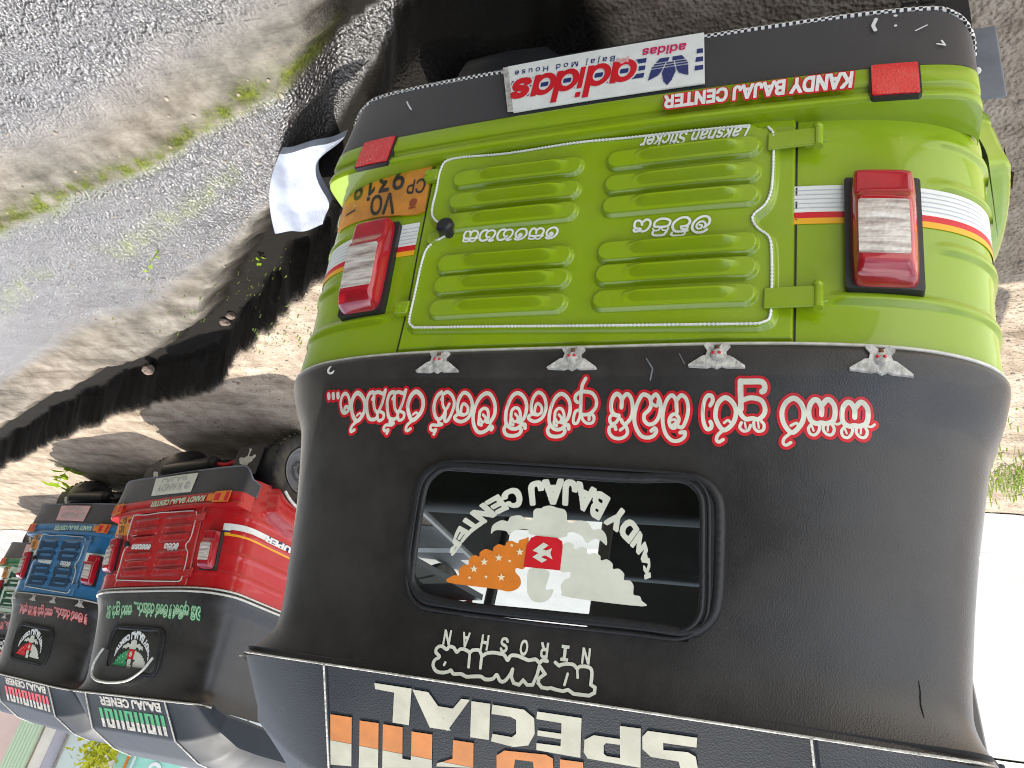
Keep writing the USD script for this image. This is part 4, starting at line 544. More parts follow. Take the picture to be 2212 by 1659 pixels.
gm = M('ground_look', {'p': ('principled_bsdf', {'coat_roughness': .22, 'coat_ior': 1.9}), 'z': ('attribute', {'attribute': 'zones'}), 'sp': ('separate_color', {}), 'q': ('attribute', {'attribute': 'beige'}), 'tc': ('texture_coordinate', {}),
    'n1': ('noise_texture', {'scale': 9.0, 'detail': 9.0, 'roughness': .68}), 'n2': ('noise_texture', {'scale': 75.0, 'detail': 5.0, 'roughness': .65}), 'v': ('voronoi_texture', {'scale': 105.0, 'smoothness': 1.0, 'feature': 'smooth_f1'}),
    'dry': ('rgb_ramp', {'ramp': [(.28, (.23, .175, .125)), (.5, (.38, .31, .24)), (.72, (.52, .445, .36))]}), 'mud': ('rgb_ramp', {'ramp': [(.3, (.065, .06, .052)), (.5, (.15, .138, .12)), (.7, (.25, .232, .205))]}), 'gv': ('rgb_ramp', {'ramp': [(.25, (.018, .016, .016)), (.5, (.06, .056, .056)), (.75, (.13, .125, .13))]}),
    'ms': ('rgb_ramp', {'ramp': [(.3, (.02, .03, .004)), (.55, (.10, .12, .012)), (.75, (.18, .22, .014))]}),
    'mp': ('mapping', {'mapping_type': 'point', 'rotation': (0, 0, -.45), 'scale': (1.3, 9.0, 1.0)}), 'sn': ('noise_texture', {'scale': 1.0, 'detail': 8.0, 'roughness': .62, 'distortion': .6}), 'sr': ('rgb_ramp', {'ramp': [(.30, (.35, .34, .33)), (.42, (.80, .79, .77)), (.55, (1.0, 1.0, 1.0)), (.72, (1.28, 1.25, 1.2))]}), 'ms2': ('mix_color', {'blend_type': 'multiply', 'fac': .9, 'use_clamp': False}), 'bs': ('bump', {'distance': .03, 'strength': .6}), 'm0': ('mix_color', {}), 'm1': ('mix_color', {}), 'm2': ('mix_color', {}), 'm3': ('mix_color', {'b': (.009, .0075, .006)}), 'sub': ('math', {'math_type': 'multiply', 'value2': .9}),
    'ro': ('mix_float', {'a': .72, 'b': .26}), 'gr': ('attribute', {'attribute': 'grain'}), 'st': ('math', {'math_type': 'multiply_add', 'value2': .6, 'value3': .12}), 'cw': ('math', {'math_type': 'multiply', 'value2': 1.0}), 'b1': ('bump', {'distance': .02, 'strength': .7}), 'b2': ('bump', {'distance': .006, 'strength': .7}), 'b3': ('bump', {'distance': .011, 'strength': 1.0})},
    [('z.color', 'sp.color'), ('tc.object', 'n1.vector'), ('tc.object', 'n2.vector'), ('tc.object', 'v.vector'), ('n1.fac', 'dry.fac'), ('n1.fac', 'mud.fac'), ('n2.fac', 'gv.fac'), ('n2.fac', 'ms.fac'),
     ('q.fac', 'm0.fac'), ('dry.color', 'm0.a'), ('mud.color', 'm0.b'), ('sp.g', 'm1.fac'), ('m0.result', 'm1.a'), ('gv.color', 'm1.b'), ('sp.r', 'm2.fac'), ('m1.result', 'm2.a'), ('ms.color', 'm2.b'), ('sp.b', 'm3.fac'), ('tc.object', 'mp.vector'), ('mp.vector', 'sn.vector'), ('sn.fac', 'sr.fac'), ('m2.result', 'ms2.a'), ('sr.color', 'ms2.b'), ('ms2.result', 'm3.a'), ('sn.fac', 'bs.height'), ('bs.normal', 'b1.normal'), ('m3.result', 'p.base_color'),
     ('sp.g', 'ro.fac'), ('ro.result', 'p.roughness'), ('sp.g', 'cw.value1'), ('gr.fac', 'b3.strength'), ('sp.g', 'st.value1'), ('st.value', 'p.specular_ior_level'), ('cw.value', 'p.coat_weight'), ('b3.normal', 'p.coat_normal'), ('n1.fac', 'b1.height'), ('n2.fac', 'b2.height'), ('b1.normal', 'b2.normal'), ('v.distance', 'b3.height'), ('b2.normal', 'b3.normal'), ('b3.normal', 'p.normal')], surface='p.BSDF')
n_, mcol = X.shape
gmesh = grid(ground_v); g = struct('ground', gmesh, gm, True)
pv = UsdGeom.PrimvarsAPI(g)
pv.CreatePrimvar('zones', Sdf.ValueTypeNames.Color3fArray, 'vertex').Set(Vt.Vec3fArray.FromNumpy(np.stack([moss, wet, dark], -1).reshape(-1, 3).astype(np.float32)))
mudz = np.where(d > .02, .0*beige, np.where(u > 1.0, .75+.5*beige, .55+.4*beige)); mudz = np.clip(mudz, 0, 1)
pv.CreatePrimvar('grain', Sdf.ValueTypeNames.FloatArray, 'vertex').Set(Vt.FloatArray.FromNumpy(np.clip(.12+.9*wet+.65*(d > .02)*(.4+1.2*(fb(X, Y, 1.5, 3, 41)+.5)), 0, 1.2).ravel().astype(np.float32)))
pv.CreatePrimvar('beige', Sdf.ValueTypeNames.FloatArray, 'vertex').Set(Vt.FloatArray.FromNumpy(mudz.ravel().astype(np.float32)))

# ------------------------------------------------------------------ road beyond the row of rickshaws
RD = np.array([.976, .215]); RN = np.array([-.215, .976]); R0 = np.array([-1.1, 3.32])
def strip(a, b, z, x0=-90, x1=90, n=61, wob=0.):
    s = np.linspace(x0, x1, n); w = wob*(meshkit.noise(np.stack([s*3, 0*s, 0*s], -1))-.5)
    return grid(np.stack([np.c_[R0+s[:, None]*RD+(a+w)[:, None]*RN if wob else R0+s[:, None]*RD+a*RN, np.full(n, z)], np.c_[R0+s[:, None]*RD+b*RN, np.full(n, z)]], 1), flip=True)
ASPH = P('worn_concrete_road', (.29, .285, .28), .8, noise=(1.3, .15), bump=(140, .004)); LINE = P('road_line_paint', (.82, .82, .80), .6, noise=(30, .06))
struct('road', strip(-.42, 5.9, .006, n=1501, wob=.25), ASPH)
struct('road_marking', strip(-.045, .05, .0075), LINE); struct('road_marking', strip(5.35, 5.47, .0075), LINE)
struct('far_verge', strip(5.9, 9.5, .026), P('verge_dirt', (.55, .50, .44), .9, noise=(2, .2)))

# ------------------------------------------------------------------ unseen dark bank, added behind the photographer to dim light and reflections
bxs, bzs = np.meshgrid(np.linspace(-1.7, 26, 160), np.linspace(-.4, 6.2, 60)); yy = np.interp(bxs, [-1.7, -.8, 0, 2, 5, 12, 26], [-6.5, -3.4, -2.6, -1.75, -.75, 2.2, 8.0])-.10*np.maximum(bzs, 0)
yy = yy-1.1*meshkit.fbm(np.stack([bxs*.9, bzs*.9, 0*bxs], -1), 5, 4)
BANK = P('added_bank_dark_earth', (.026, .022, .014), .95, noise=(1.6, .5, (.012, .022, .006)), bump=(8, .08))
struct('added_dark_bank', grid(np.stack([bxs, yy, bzs], -1)), BANK, True)

# unseen pale slab added left of and behind the photographer to bounce light
fp_ = np.array([(-1.05, -.9), (-1.2, -3.0), (-2.4, -7.5), (-30, -24), (-30, -4.0), (-3.2, 1.2), (-1.7, .9)]); fs = shapely.segmentize(Polygon(fp_), .6); fv, ff = flat(fs, .8)
struct('added_bounce_slab', trimesh.Trimesh(np.c_[fv, np.full(len(fv), .045)], ff, process=False), P('bounce_slab_concrete', (.62, .60, .56), .8, noise=(1.5, .15), bump=(120, .004)))
# ------------------------------------------------------------------ buildings across the road
def house(name, label, x0, x1, y, h, wallm, extra):
    t = thing(name, label, 'building', (0, 0, 0)); obj('wall', bx(x0, x1, y, y+4, 0, h), wallm, t); extra(t); return t
WW = P('white_wall', (.86, .86, .84), .8, noise=(1.5, .06)); PINKW = P('pink_wall', (.82, .60, .52), .85, noise=(1.2, .1)); CREAMW = P('cream_wall', (.86, .80, .68), .85, noise=(1.6, .12)); PALEW = P('grey_green_board', (.66, .74, .68), .8, noise=(1.4, .1), bump=(20, .01)); LILAC = P('lilac_grey_post', (.40, .38, .42), .7); SHUT = P('green_shutter', (.52, .64, .44), .6); TEAL = P('teal_board', (.34, .68, .56), .6); YELB = P('yellow_blossom', (.55, .55, .02), .7); ROOFT = P('roof_sheet', (.35, .30, .28), .7)
Yf = 10.0
def ex1(t):
    for i in range(7):
        xa = 12.08+.075*i; obj('shutter_slat', rbox(xa, xa+.066, Yf-.10, Yf-.03, 1.72, 3.6, .015, 2), SHUT, t)
    obj('doorway', bx(11.66, 12.05, Yf-.03, Yf+.0, 1.70, 3.5), CREAMW, t); obj('post', cyl((11.55, Yf-.12, 0), (11.55, Yf-.12, 3.6), .095, 20), LILAC, t)
    obj('roof', bx(11.3, 20, Yf-.5, Yf+4.4, 4.2, 4.35), ROOFT, t)
house('shop_house', 'pink house with a green ribbed shutter and grey post across the road', 11.70, 20, Yf, 4.2, PINKW, ex1)
def ex2(t):
    obj('board', rbox(10.80, 11.42, Yf-.06, Yf-.005, 1.74, 3.4, .01), PALEW, t); obj('lower_wall', bx(10.3, 11.68, Yf-.02, Yf, .0, 1.70), WW, t); obj('roof', bx(10.2, 11.69, Yf-.5, Yf+4.4, 4.0, 4.1), ROOFT, t)
house('shop_house', 'cream shop front with a pale grey green board across the road', 10.3, 11.695, Yf+.01, 4.0, CREAMW, ex2)
def ex3(t):
    obj('board', rbox(8.75, 9.95, Yf-.36, Yf-.31, 1.72, 2.9, .01), TEAL, t)
    obj('board_lettering', trimesh.util.concatenate([meshkit.text_mesh('U', .30, .01, True).apply_transform(trimesh.transformations.rotation_matrix(math.pi/2, (1, 0, 0))).apply_translation((9.0, Yf-.37, 1.95))]), LINE, t)
    for i, c_ in enumerate((CREAMF, ORANGES)): obj('rod', cyl((9.55+.12*i, Yf-.42, 1.7), (9.58+.12*i, Yf-.42, 2.2), .022, 8), c_, t)
    obj('roof', bx(6.9, 10.2, Yf-.7, Yf+4, 3.1, 3.2), ROOFT, t)
house('roadside_stall', 'white stall with a teal sign board across the road', 7.0, 10.05, Yf-.3, 3.1, WW, ex3)
def leafcloud(n, spread, size, seed):
    r = np.random.default_rng(seed); c = r.normal(0, 1, (n, 3))*spread; a = r.normal(0, 1, (n, 3)); a /= np.linalg.norm(a, axis=1)[:, None]; b = np.cross(a, r.normal(0, 1, (n, 3))); b /= np.linalg.norm(b, axis=1)[:, None]; s = size*(.6+.8*r.random(n))[:, None]
    v = np.stack([c-a*s, c+b*s*.4, c+a*s, c-b*s*.4], 1).reshape(-1, 3); k = np.arange(n)[:, None]*4; f = np.vstack([k+[0, 1, 2], k+[0, 2, 3]]); return trimesh.Trimesh(v, f, process=False)
bt = thing('flowering_shrub', 'yellow flowering shrub between the teal board and the cream shop front', 'shrub', (10.18, Yf-.55, 0)); obj('stem', cyl((0, 0, 0), (0, 0, 1.75), .03, 8, .015), LILAC, bt); obj('foliage', leafcloud(420, np.array([.13, .13, .20]), .06, 3).apply_translation((0, 0, 1.95)), YELB, bt)

# ------------------------------------------------------------------ loose things on the ground
STONE = P('ditch_stone', (.23, .17, .14), .85, noise=(14, .4), bump=(40, .004))
def stone(r, seed, sq=(1, .8, .6)):
    m = trimesh.creation.icosphere(3, 1.0); v = np.array(m.vertices); v *= (1+.55*(meshkit.fbm(v*1.4+seed*7, 3, seed)-.5))[:, None]; m.vertices = v*r*np.array(sq); return m
for i, (x, y, r, lab) in enumerate([(2.50, 1.52, .030, 'rounded brown stone at the dark edge of the drain'), (2.42, 1.47, .028, 'reddish broken brick lump in the drain edge'), (3.35, 1.90, .045, 'pale clod of rubble in the drain before the red rickshaw')]):
    m = stone(r, i, (1, .75, .7)); m.apply_translation((x, y, gz_(x, y)+r*.4)); top('stone', m, STONE, lab, 'stone', True)
pb = [stone(1, k, (1, .8, .55)).simplify_quadric_decimation(face_count=60) if False else trimesh.Trimesh(*(lambda m: (np.array(m.vertices)*(1+.4*(rng.random((len(m.vertices), 1))-.5))*[1, .8, .5], m.faces))(trimesh.creation.icosphere(1, 1.0)), process=False) for k in range(6)]
PEB = P('gravel', (.33, .28, .22), .85, noise=(3, .5))
ps = []; 
for k in range(5200):
    if k % 2: x, y = rng.uniform(.7, 3.2), rng.uniform(.1, 2.4)
    else: x, y = rng.uniform(-1.4, .9), rng.uniform(-.5, 2.6)
    if lane[np.abs(gy-y).argmin(), np.abs(gx-x).argmin()] and rng.random() < .8: continue
    if dark[np.abs(gy-y).argmin(), np.abs(gx-x).argmin()] > .3: continue
    z = gz_(x, y); r = .0018+.008*rng.random()**3; m = pb[k % 6]; a = rng.uniform(0, 6.28); c, s = math.cos(a), math.sin(a)
    ps.append((np.array(m.vertices)*r) @ np.array([[c, s, 0], [-s, c, 0], [0, 0, 1]])+[x, y, z+r*.2])
fc = np.vstack([pb[0].faces+42*k for k in range(len(ps))])
top('gravel', trimesh.Trimesh(np.vstack(ps), fc, process=False), PEB, 'loose gravel and crumbs of earth scattered on the ground', 'gravel', False, kind='stuff')
GRASS = M('grass_blade', {'d': ('diffuse_bsdf', {'color': (.22, .30, .07)}), 't': ('translucent_bsdf', {'color': (.34, .44, .10)}), 'm': ('mix_closure', {'fac': .35})}, [('d.BSDF', 'm.closure1'), ('t.BSDF', 'm.closure2')], surface='m.closure')
LEAF = M('bright_leaf', {'d': ('diffuse_bsdf', {'color': (.24, .36, .03)}), 't': ('translucent_bsdf', {'color': (.40, .55, .05)}), 'm': ('mix_closure', {'fac': .45})}, [('d.BSDF', 'm.closure1'), ('t.BSDF', 'm.closure2')], surface='m.closure')
def blades(n, cx, cy, sx, sy, hmin, hmax, seed, w=.003):
    r = np.random.default_rng(seed); V, F = [], []
    for k in range(n):
        x, y = cx+r.normal()*sx, cy+r.normal()*sy; z = gz_(x, y); h = r.uniform(hmin, hmax); a = r.uniform(0, 6.28); l = r.uniform(.2, .9)*h; ca, sa = math.cos(a), math.sin(a); i = len(V)
        V += [(x-sa*w, y+ca*w, z-.004), (x+sa*w, y-ca*w, z-.004), (x+ca*l*.35-sa*w*.8, y+sa*l*.35+ca*w*.8, z+h*.65), (x+ca*l*.35+sa*w*.8, y+sa*l*.35-ca*w*.8, z+h*.65), (x+ca*l, y+sa*l, z+h*.85)]
        F += [(i, i+1, i+3), (i, i+3, i+2), (i+2, i+3, i+4)]
    return trimesh.Trimesh(np.array(V), F, process=False)
top('grass', cat_([blades(900, -1.2, 2.42, .22, .10, .015, .06, 1), blades(400, -.9, 2.3, .5, .2, .01, .035, 2)]), GRASS, 'green grass strip at the verge left of the green rickshaw', 'grass', kind='stuff')
top('ground_cover', cat_([blades(120, 1.5, 1.15, .4, .10, .008, .022, 4), blades(90, 2.1, 1.30, .3, .06, .008, .022, 5)]), GRASS, 'sparse tufts along the crumbling bank above the drain', 'ground cover', kind='stuff')
def weed(x, y, h, seed, n, label, size=.02, upright=.5):
    r = np.random.default_rng(seed); z = gz_(x, y); t = thing('weed', label, 'weed', (x, y, z))
    tip = np.array([r.uniform(-.3, .3)*h, r.uniform(-.3, .3)*h, h]); path = cm([(0, 0, -.01), tip*.5+[.1*h, 0, 0], tip], 6); obj('stem', tube(path, np.linspace(.0022, .0009, len(path)), 5), LEAF, t, True)
    for k in range(n):
        q = path[min(len(path)-1, 1+int(k/n*len(path)))]; a = k*2.4+r.uniform(-.3, .3); L = size*r.uniform(.7, 1.4); dr = np.array([math.cos(a), math.sin(a), r.uniform(-.1, upright)]); dr /= np.linalg.norm(dr); sd = np.cross(dr, [0, 0, 1.]); sd /= np.linalg.norm(sd)
        v = np.array([q, q+dr*L*.3+sd*L*.28, q+dr*L*.65+sd*L*.22, q+dr*L-[0, 0, L*.15], q+dr*L*.65-sd*L*.22, q+dr*L*.3-sd*L*.28, q+dr*L*.5-[0, 0, L*.06]])
        obj('leaf', trimesh.Trimesh(v, [(0, 1, 6), (1, 2, 6), (2, 3, 6), (3, 4, 6), (4, 5, 6), (5, 0, 6)], process=False), LEAF, t)
weed(.60, -.10, .10, 1, 8, 'bright green weed sprig on dark earth right of the bumper', .030)
weed(.555, .01, .05, 2, 7, 'small creeping weed on black soil close below the bumper edge', .022)
weed(2.20, .80, .13, 3, 6, 'thin weed stalk standing alone on the shiny wet gravel', .022)
weed(5.05, 2.98, .16, 4, 11, 'leafy sunlit weed in the drain behind the blue rickshaw', .11)
weed(1.93, 1.06, .05, 5, 5, 'tiny weed growing at the mossy lip of the drain', .022)

# bright wet sheet lying over the drain
sx_, sy_ = np.meshgrid(np.linspace(0, 1, 24), np.linspace(0, 1, 30))
c00, c10, c01, c11 = map(np.array, ((.965, .315), (1.237, .342), (1.335, .725), (1.555, .74)))
def sheetp(u_, v_):
    q = (c00*(1-u_)[..., None]+c10*u_[..., None])*(1-v_)[..., None]+(c01*(1-u_)[..., None]+c11*u_[..., None])*v_[..., None]
    out = np.sin(np.pi*v_)*u_*.030; inn = (1-u_)**2*(.085*np.exp(-((v_-.33)/.22)**2)+.010*np.sin(14*v_)*np.sin(np.pi*v_))
    return q+np.stack([out*.8+inn*.9, -out*.6-inn*.35], -1)
xy = sheetp(sx_, sy_); zt = -.028-.050*sy_+.012*np.sin(np.pi*sx_)+.006*np.sin(9*sx_+5*sy_)
tp = np.concatenate([xy, zt[..., None]], -1); bot = tp-[0, 0, .03]
rim = [grid(np.stack([a_, b_], 0), flip=f_) for a_, b_, f_ in ((tp[0], bot[0], True), (tp[-1], bot[-1], False), (tp[:, 0], bot[:, 0], False), (tp[:, -1], bot[:, -1], True))]
top('wet_sheet', cat_([grid(tp), grid(bot, flip=True)]+rim), SILVER, 'bright silvery wet sheet lying on the ground right of the green rickshaw', 'sheet')

# ------------------------------------------------------------------ the rickshaws
def wrap_strip(s0, s1, z0, z1, off=.0015):
    """a band round the body's back: from x-like arc length s0 to s1 (0 at the middle), between heights z0 and z1"""
    n = max(2, int(abs(s1-s0)/.008)); rows = []
    for z in np.linspace(z0, z1, 3):
        x, y = section(z, 120, 30, .95); s = np.r_[0, np.cumsum(np.hypot(np.diff(x), np.diff(y)))]; s -= np.interp(0, x, s) if True else 0
        i0 = np.argmin(np.abs(x-XC)); s = s-(s[i0]-s[0]) if False else np.r_[0, np.cumsum(np.hypot(np.diff(x), np.diff(y)))]-np.cumsum(np.r_[0, np.hypot(np.diff(x), np.diff(y))])[i0]
        q = np.linspace(min(s0, s1), max(s0, s1), n); px_, py_ = np.interp(q, s, x), np.interp(q, s, y); tx, ty = np.gradient(px_), np.gradient(py_); L = np.hypot(tx, ty); rows.append(np.c_[px_+ty/L*off, py_-tx/L*off, np.full(n, z)])
    return grid(np.array(rows), flip=True)
HAIR = P('stripe_hairline', (.38, .40, .45), .4)
def stripes_green(t, body):
    for q in ((-.335, -.80, .679, .7268), (.345, .72, .676, .7250)): obj('white_stripe', wrap_strip(*q), WHITE, body)
    for a_, b_ in ((-.335, -.80), (.345, .72)):
        for z in (.687, .695, .703, .711, .719): obj('stripe_hairline', wrap_strip(a_, b_, z, z+.0012, .0022), HAIR, body)
    for q in ((-.335, -.80, .7268, .7375), (.345, .72, .7250, .7365)): obj('red_stripe', wrap_strip(*q), REDS, body)
    for q in ((-.335, -.80, .7375, .7480), (.345, .72, .7365, .747)): obj('yellow_stripe', wrap_strip(*q), YEL, body)
    obj('rust_scrape', decal(unary_union([Polygon([(.21, .46), (.24, .475), (.255, .445), (.235, .43)]), Polygon([(.24, .40), (.262, .41), (.268, .36), (.25, .35)])]), lambda x, z: np.zeros(len(x)), 0, None).apply_transform(np.array([[0, 1, 0, -.688], [1, 0, 0, 0], [0, 0, 1, 0], [0, 0, 0, 1.]])), BRUISE, body)
def plate_art(parent, bs):
    b2 = lambda x, z: ybump(x)-.0045
    quad = Polygon([(-.1715, .3325), (.2165, .3305), (.1755, .4725), (-.183, .4715)])
    pl = obj('sticker_plate', fixn(slab(quad, lambda x, z: ybump(x)-.002, .003, .03, .0)), WHITE, parent)
    ob, st = [], []
    def ell(cx, cz, rx, rz): return affinity.scale(Point(cx, cz).buffer(1, quad_segs=16), rx, rz, origin=(cx, cz))
    z0, z1 = .377, .437; zc = (z0+z1)/2; letters = []
    def ring(cx): return ell(cx, zc, .0235, .0315).difference(ell(cx, zc, .0115, .0175))
    for cx, kind in ((-.033, 'a'), (.0155, 'd'), (.0775, 'd'), (.1235, 'a')):
        letters.append(ring(cx)); letters.append(sbox(cx+.0125, z0, cx+.0245, z1+.001 if kind == 'a' else .4655))
    letters.append(sbox(.0445, z0, .0545, z1)); letters.append(sbox(.0445, .4475, .0545, .461))
    sg, sw = textpoly('s', 4); sb = sg.bounds; letters.append(affinity.affine_transform(sg, [.040/(sb[2]-sb[0]), 0, 0, (z1-z0)/(sb[3]-sb[1]), .1525-sb[0]*.040/(sb[2]-sb[0]), z0-sb[1]*(z1-z0)/(sb[3]-sb[1])]))
    big = unary_union(letters); big = warp(big, lambda c: np.c_[c[:, 0]+.0*c[:, 1], c[:, 1]])
    bars = unary_union([sbox(-.072, z, .197, z+.0125) for z in (.381, .4015, .422)]+[sbox(-.181, z, -.163, z+.0125) for z in (.378, .401, .424)]).intersection(quad.buffer(-.002))
    each('navy_bar', bars.difference(big.buffer(.0035)), lambda g: decal(g, b2, .0015, .04), NAVY, pl)
    obj('brand_lettering', decal(big, b2, .0018, .04), REDS, pl)
    obj('brand_lettering', decal(quadtext('adidas', (-.1425, .3565), (-.062, .3535), (-.1425, .379), (-.062, .376), 2), b2, .0018, None), CRIMSON, pl)
    obj('plate_small_lettering', decal(quadtext('B a j a j   M o d   H o u s e', (-.010, .3600), (.197, .3505), (-.010, .3745), (.194, .3660), 1), b2, .0018, None), NAVY, pl)
    cx = -.117
    leaf = lambda a, L, w: affinity.rotate(ell(cx, .387+L/2+.006, w, L/2).intersection(affinity.translate(ell(cx, .387+L/2+.006, w, L/2), 0, 0)), a, origin=(cx, .393))
    tre = unary_union([Polygon([(cx-.0005, .466), (cx+.012, .447), (cx+.0135, .432), (cx+.006, .40), (cx-.006, .40), (cx-.0135, .432), (cx-.012, .447)]).buffer(.001), Polygon([(cx-.040, .446), (cx-.022, .436), (cx-.006, .405), (cx-.004, .388), (cx-.022, .388), (cx-.036, .41)]).buffer(.001), Polygon([(cx+.040, .446), (cx+.022, .436), (cx+.006, .405), (cx+.004, .388), (cx+.022, .388), (cx+.036, .41)]).buffer(.001)])
    tre = tre.difference(unary_union([sbox(-.3, z, .3, z+.0028) for z in (.399, .4065, .414)]))
    tre = tre.difference(LineString([(cx-.010, .452), (cx-.0155, .43), (cx-.008, .40)]).buffer(.0012)).difference(LineString([(cx+.010, .452), (cx+.0155, .43), (cx+.008, .40)]).buffer(.0012))
    tre = affinity.scale(tre, .88, .95, origin=(cx-.002, .425))
    obj('leaf_emblem', decal(tre, b2, .0018, None), NAVY, pl)
    obj('bow_sticker', decal(unary_union([Polygon([(-.038, .366), (-.026, .376), (-.038, .386)]), Polygon([(-.014, .366), (-.026, .376), (-.014, .386)]), ell(-.026, .378, .006, .008)]), b2, .0018, None), PINKS, pl)
    obj('plate_end_tape', decal(Polygon([(.2165, .331), (.228, .331), (.188, .470), (.1755, .4725)]), b2, .0005, None), DIRTYW, pl)
def bumper_green(t, bm, guard, bs, gs):
    tx = quadtext('KANDY BAJAJ CENTER', (-.420, .497), (-.117, .5005), (-.417, .531), (-.119, .530), 4); b1 = lambda x, z: ybump(x)-.009
    obj('lettering_outline', decal(tx.buffer(.0030), b1, .0012, .03), REDS, bm); obj('bumper_lettering', decal(tx, b1, .0020, .03), WHITE, bm)
    for s in (-1, 1):
        x0, x1 = (.449, .511) if s < 0 else (.440, .512); q = sbox(min(s*x0, s*x1), .482, max(s*x0, s*x1), .546).buffer(.003)
        b = obj('reflector', fixn(slab(q.buffer(.003), bs, .004, .03, .02)), BLACK, t, 25); obj('reflector_face', fixn(slab(q, bs, .0065, .03, -.002)), REFLEX, b, 25)
    plate_art(guard, bs)
    sc = [LineString([(-.455, .385), (-.452, .372), (-.457, .356)]).buffer(.003), LineString([(-.515, .395), (-.533, .382)]).buffer(.0012), Point(-.487, .352).buffer(.003), Point(-.486, .378).buffer(.0025), LineString([(-.545, .43), (-.556, .433), (-.552, .422)]).buffer(.0016), LineString([(.425, .40), (.436, .385), (.445, .370)]).buffer(.0016)]
    each('scuff_mark', unary_union(sc), lambda g: decal(g, gs, .002, None), SCUFF, guard)
    for s in (-1, 1): obj('rivet', trimesh.creation.icosphere(1, .006).apply_translation((s*.602, ybump(s*.602)+.004, .466)), PIPING, guard, True)
def roof_text_green(roof):
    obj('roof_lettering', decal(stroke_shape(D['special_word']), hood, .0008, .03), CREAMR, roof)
    s2 = stroke_shape(D['second_word']); s2 = s2.intersection(sbox(-2, 1, 2, 1.625)); up = affinity.translate(s2.intersection(sbox(-2, 1.565, 2, 1.7)), 0, 0)
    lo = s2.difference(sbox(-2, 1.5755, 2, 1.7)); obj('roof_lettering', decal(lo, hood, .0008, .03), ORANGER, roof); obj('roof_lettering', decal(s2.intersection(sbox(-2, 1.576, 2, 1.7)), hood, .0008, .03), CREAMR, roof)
    ow = stroke_shape(D['outline_words']); cp = UsdGeom.Xform
OUTL = stroke_shape(D['outline_words']); _n = [mm(q) for q in D['niroshan']]
def spaced(text, BL, BR, h, w):
    o = []
    for k, ch in enumerate(text):
        s, ww = textpoly(ch, 3); t = k/(len(text)-1); c = BL*(1-t)+BR*t; sx = min(w, w*ww*1.6)/ww; o.append(affinity.affine_transform(s, [sx, 0, 0, h, c[0]-sx*ww/2, c[1]]))
    return unary_union(o)
NIRO = spaced('NIROSHAN', _n[0]+[.006, 0], _n[1]-[.006, 0], .0195, .0125)
tg = tuk('lime green auto rickshaw with black canopy, large in front with its back turned', GREEN, (0, 0, 0), (0, math.degrees(-.016), 0), dict(fine=True, checker=True, grey_flap=True, plain_arch=True, bumper_details=bumper_green, stripes=stripes_green, slogan=SLOGAN, slogan_col=CREAM, slogan_edge=REDS, skulls=(-.449, -.226, -.001, .241), roof_text=roof_text_green, group='auto rickshaws parked in a row'))
gp_ = str(tg.GetPath()); canp = stage.GetPrimAtPath(gp_+'/canopy'); edp = stage.GetPrimAtPath(gp_+'/engine_door')
obj('outline_lettering', decal(OUTL.buffer(.0009), rear, .0018, .03), CREAM, canp); obj('name_lettering', decal(NIRO, rear, .0018, .03), CREAM, canp)
obj('sticker_credit', decal(quadtext('Lakshan Sticker', (-.262, .5655), (-.080, .5605), (-.258, .590), (-.080, .586), 2, .28), doorsurf, .0015, .02), WHITE, edp)
obj('eyelet', tube(np.c_[.478+.0075*np.cos(np.arange(16)*.3927), rear(np.full(16, .478), np.full(16, .975))-.011, .976+.0075*np.sin(np.arange(16)*.3927)], .0022, 6, True), PIPING, canp, True)
obj('hanging_flap', grid(np.array([[[x, .16-.015*math.sin(8*x), z] for x in np.linspace(-.50, -.30, 6)] for z in (.2, .34)])), GREYR, tg) if False else None

each('canopy_scratch', unary_union([LineString([(-.120, .983), (-.131, 1.0), (-.128, 1.016)]).buffer(.0011), LineString([(-.170, .976), (-.179, .993)]).buffer(.0008)]), lambda g: decal(g, canopy, .0016, .02), GREYR, canp)
sl = np.array([(-.485, 1.382), (-.4865, 1.395), (-.486, 1.41), (-.489, 1.426)]); obj('canopy_slit', tube(np.c_[sl[:, 0], rear(sl[:, 0], sl[:, 1])-.0005, sl[:, 1]], np.array([.0004, .0010, .0010, .0004]), 6), BLACK, canp, True)

def details(face_mat, emblem):
    def f(t, bm, guard, bs, gs):
        b1 = lambda x, z: ybump(x)-.009
        tx = quadtext('KANDY BAJAJ CENTER', (-.36, .498), (.12, .500), (-.36, .526), (.12, .528), 4); obj('bumper_lettering', decal(tx, b1, .0015, .05), PALEG, bm)
        obj('bumper_emblem', decal(unary_union([sbox(-.50, .49, -.38, .53)]), b1, .0015, None), ORANGES, bm)
        for s in (-1, 1):
            q = sbox(min(s*.43, s*.55), .478, max(s*.43, s*.55), .540); r = obj('reflective_tape', decal(q, b1, .0015, .02), ORANGES, bm); each('tape_mark', unary_union([sbox(min(s*.44, s*.48), .49, max(s*.44, s*.48), .53), sbox(min(s*.515, s*.54), .485, max(s*.515, s*.54), .535)]), lambda g: decal(g, b1, .0022, .02), REDS, r)
        q = Polygon([(-.20, .350), (.20, .345), (.17, .455), (-.20, .462)]); p = obj('sticker_plate', fixn(slab(q, lambda x, z: ybump(x)-.001, .004, .05, 0)), face_mat, guard)
        obj('plate_small_lettering', decal(unary_union([quadtext('KANDY', (-.10, .40), (.14, .395), (-.10, .44), (.14, .435), 2), quadtext('BAJAJ', (-.12, .36), (.12, .357), (-.12, .385), (.12, .382), 2), Point(-.15, .42).buffer(.022)]), lambda x, z: ybump(x)-.005, .0016, None), emblem, p)
    return f
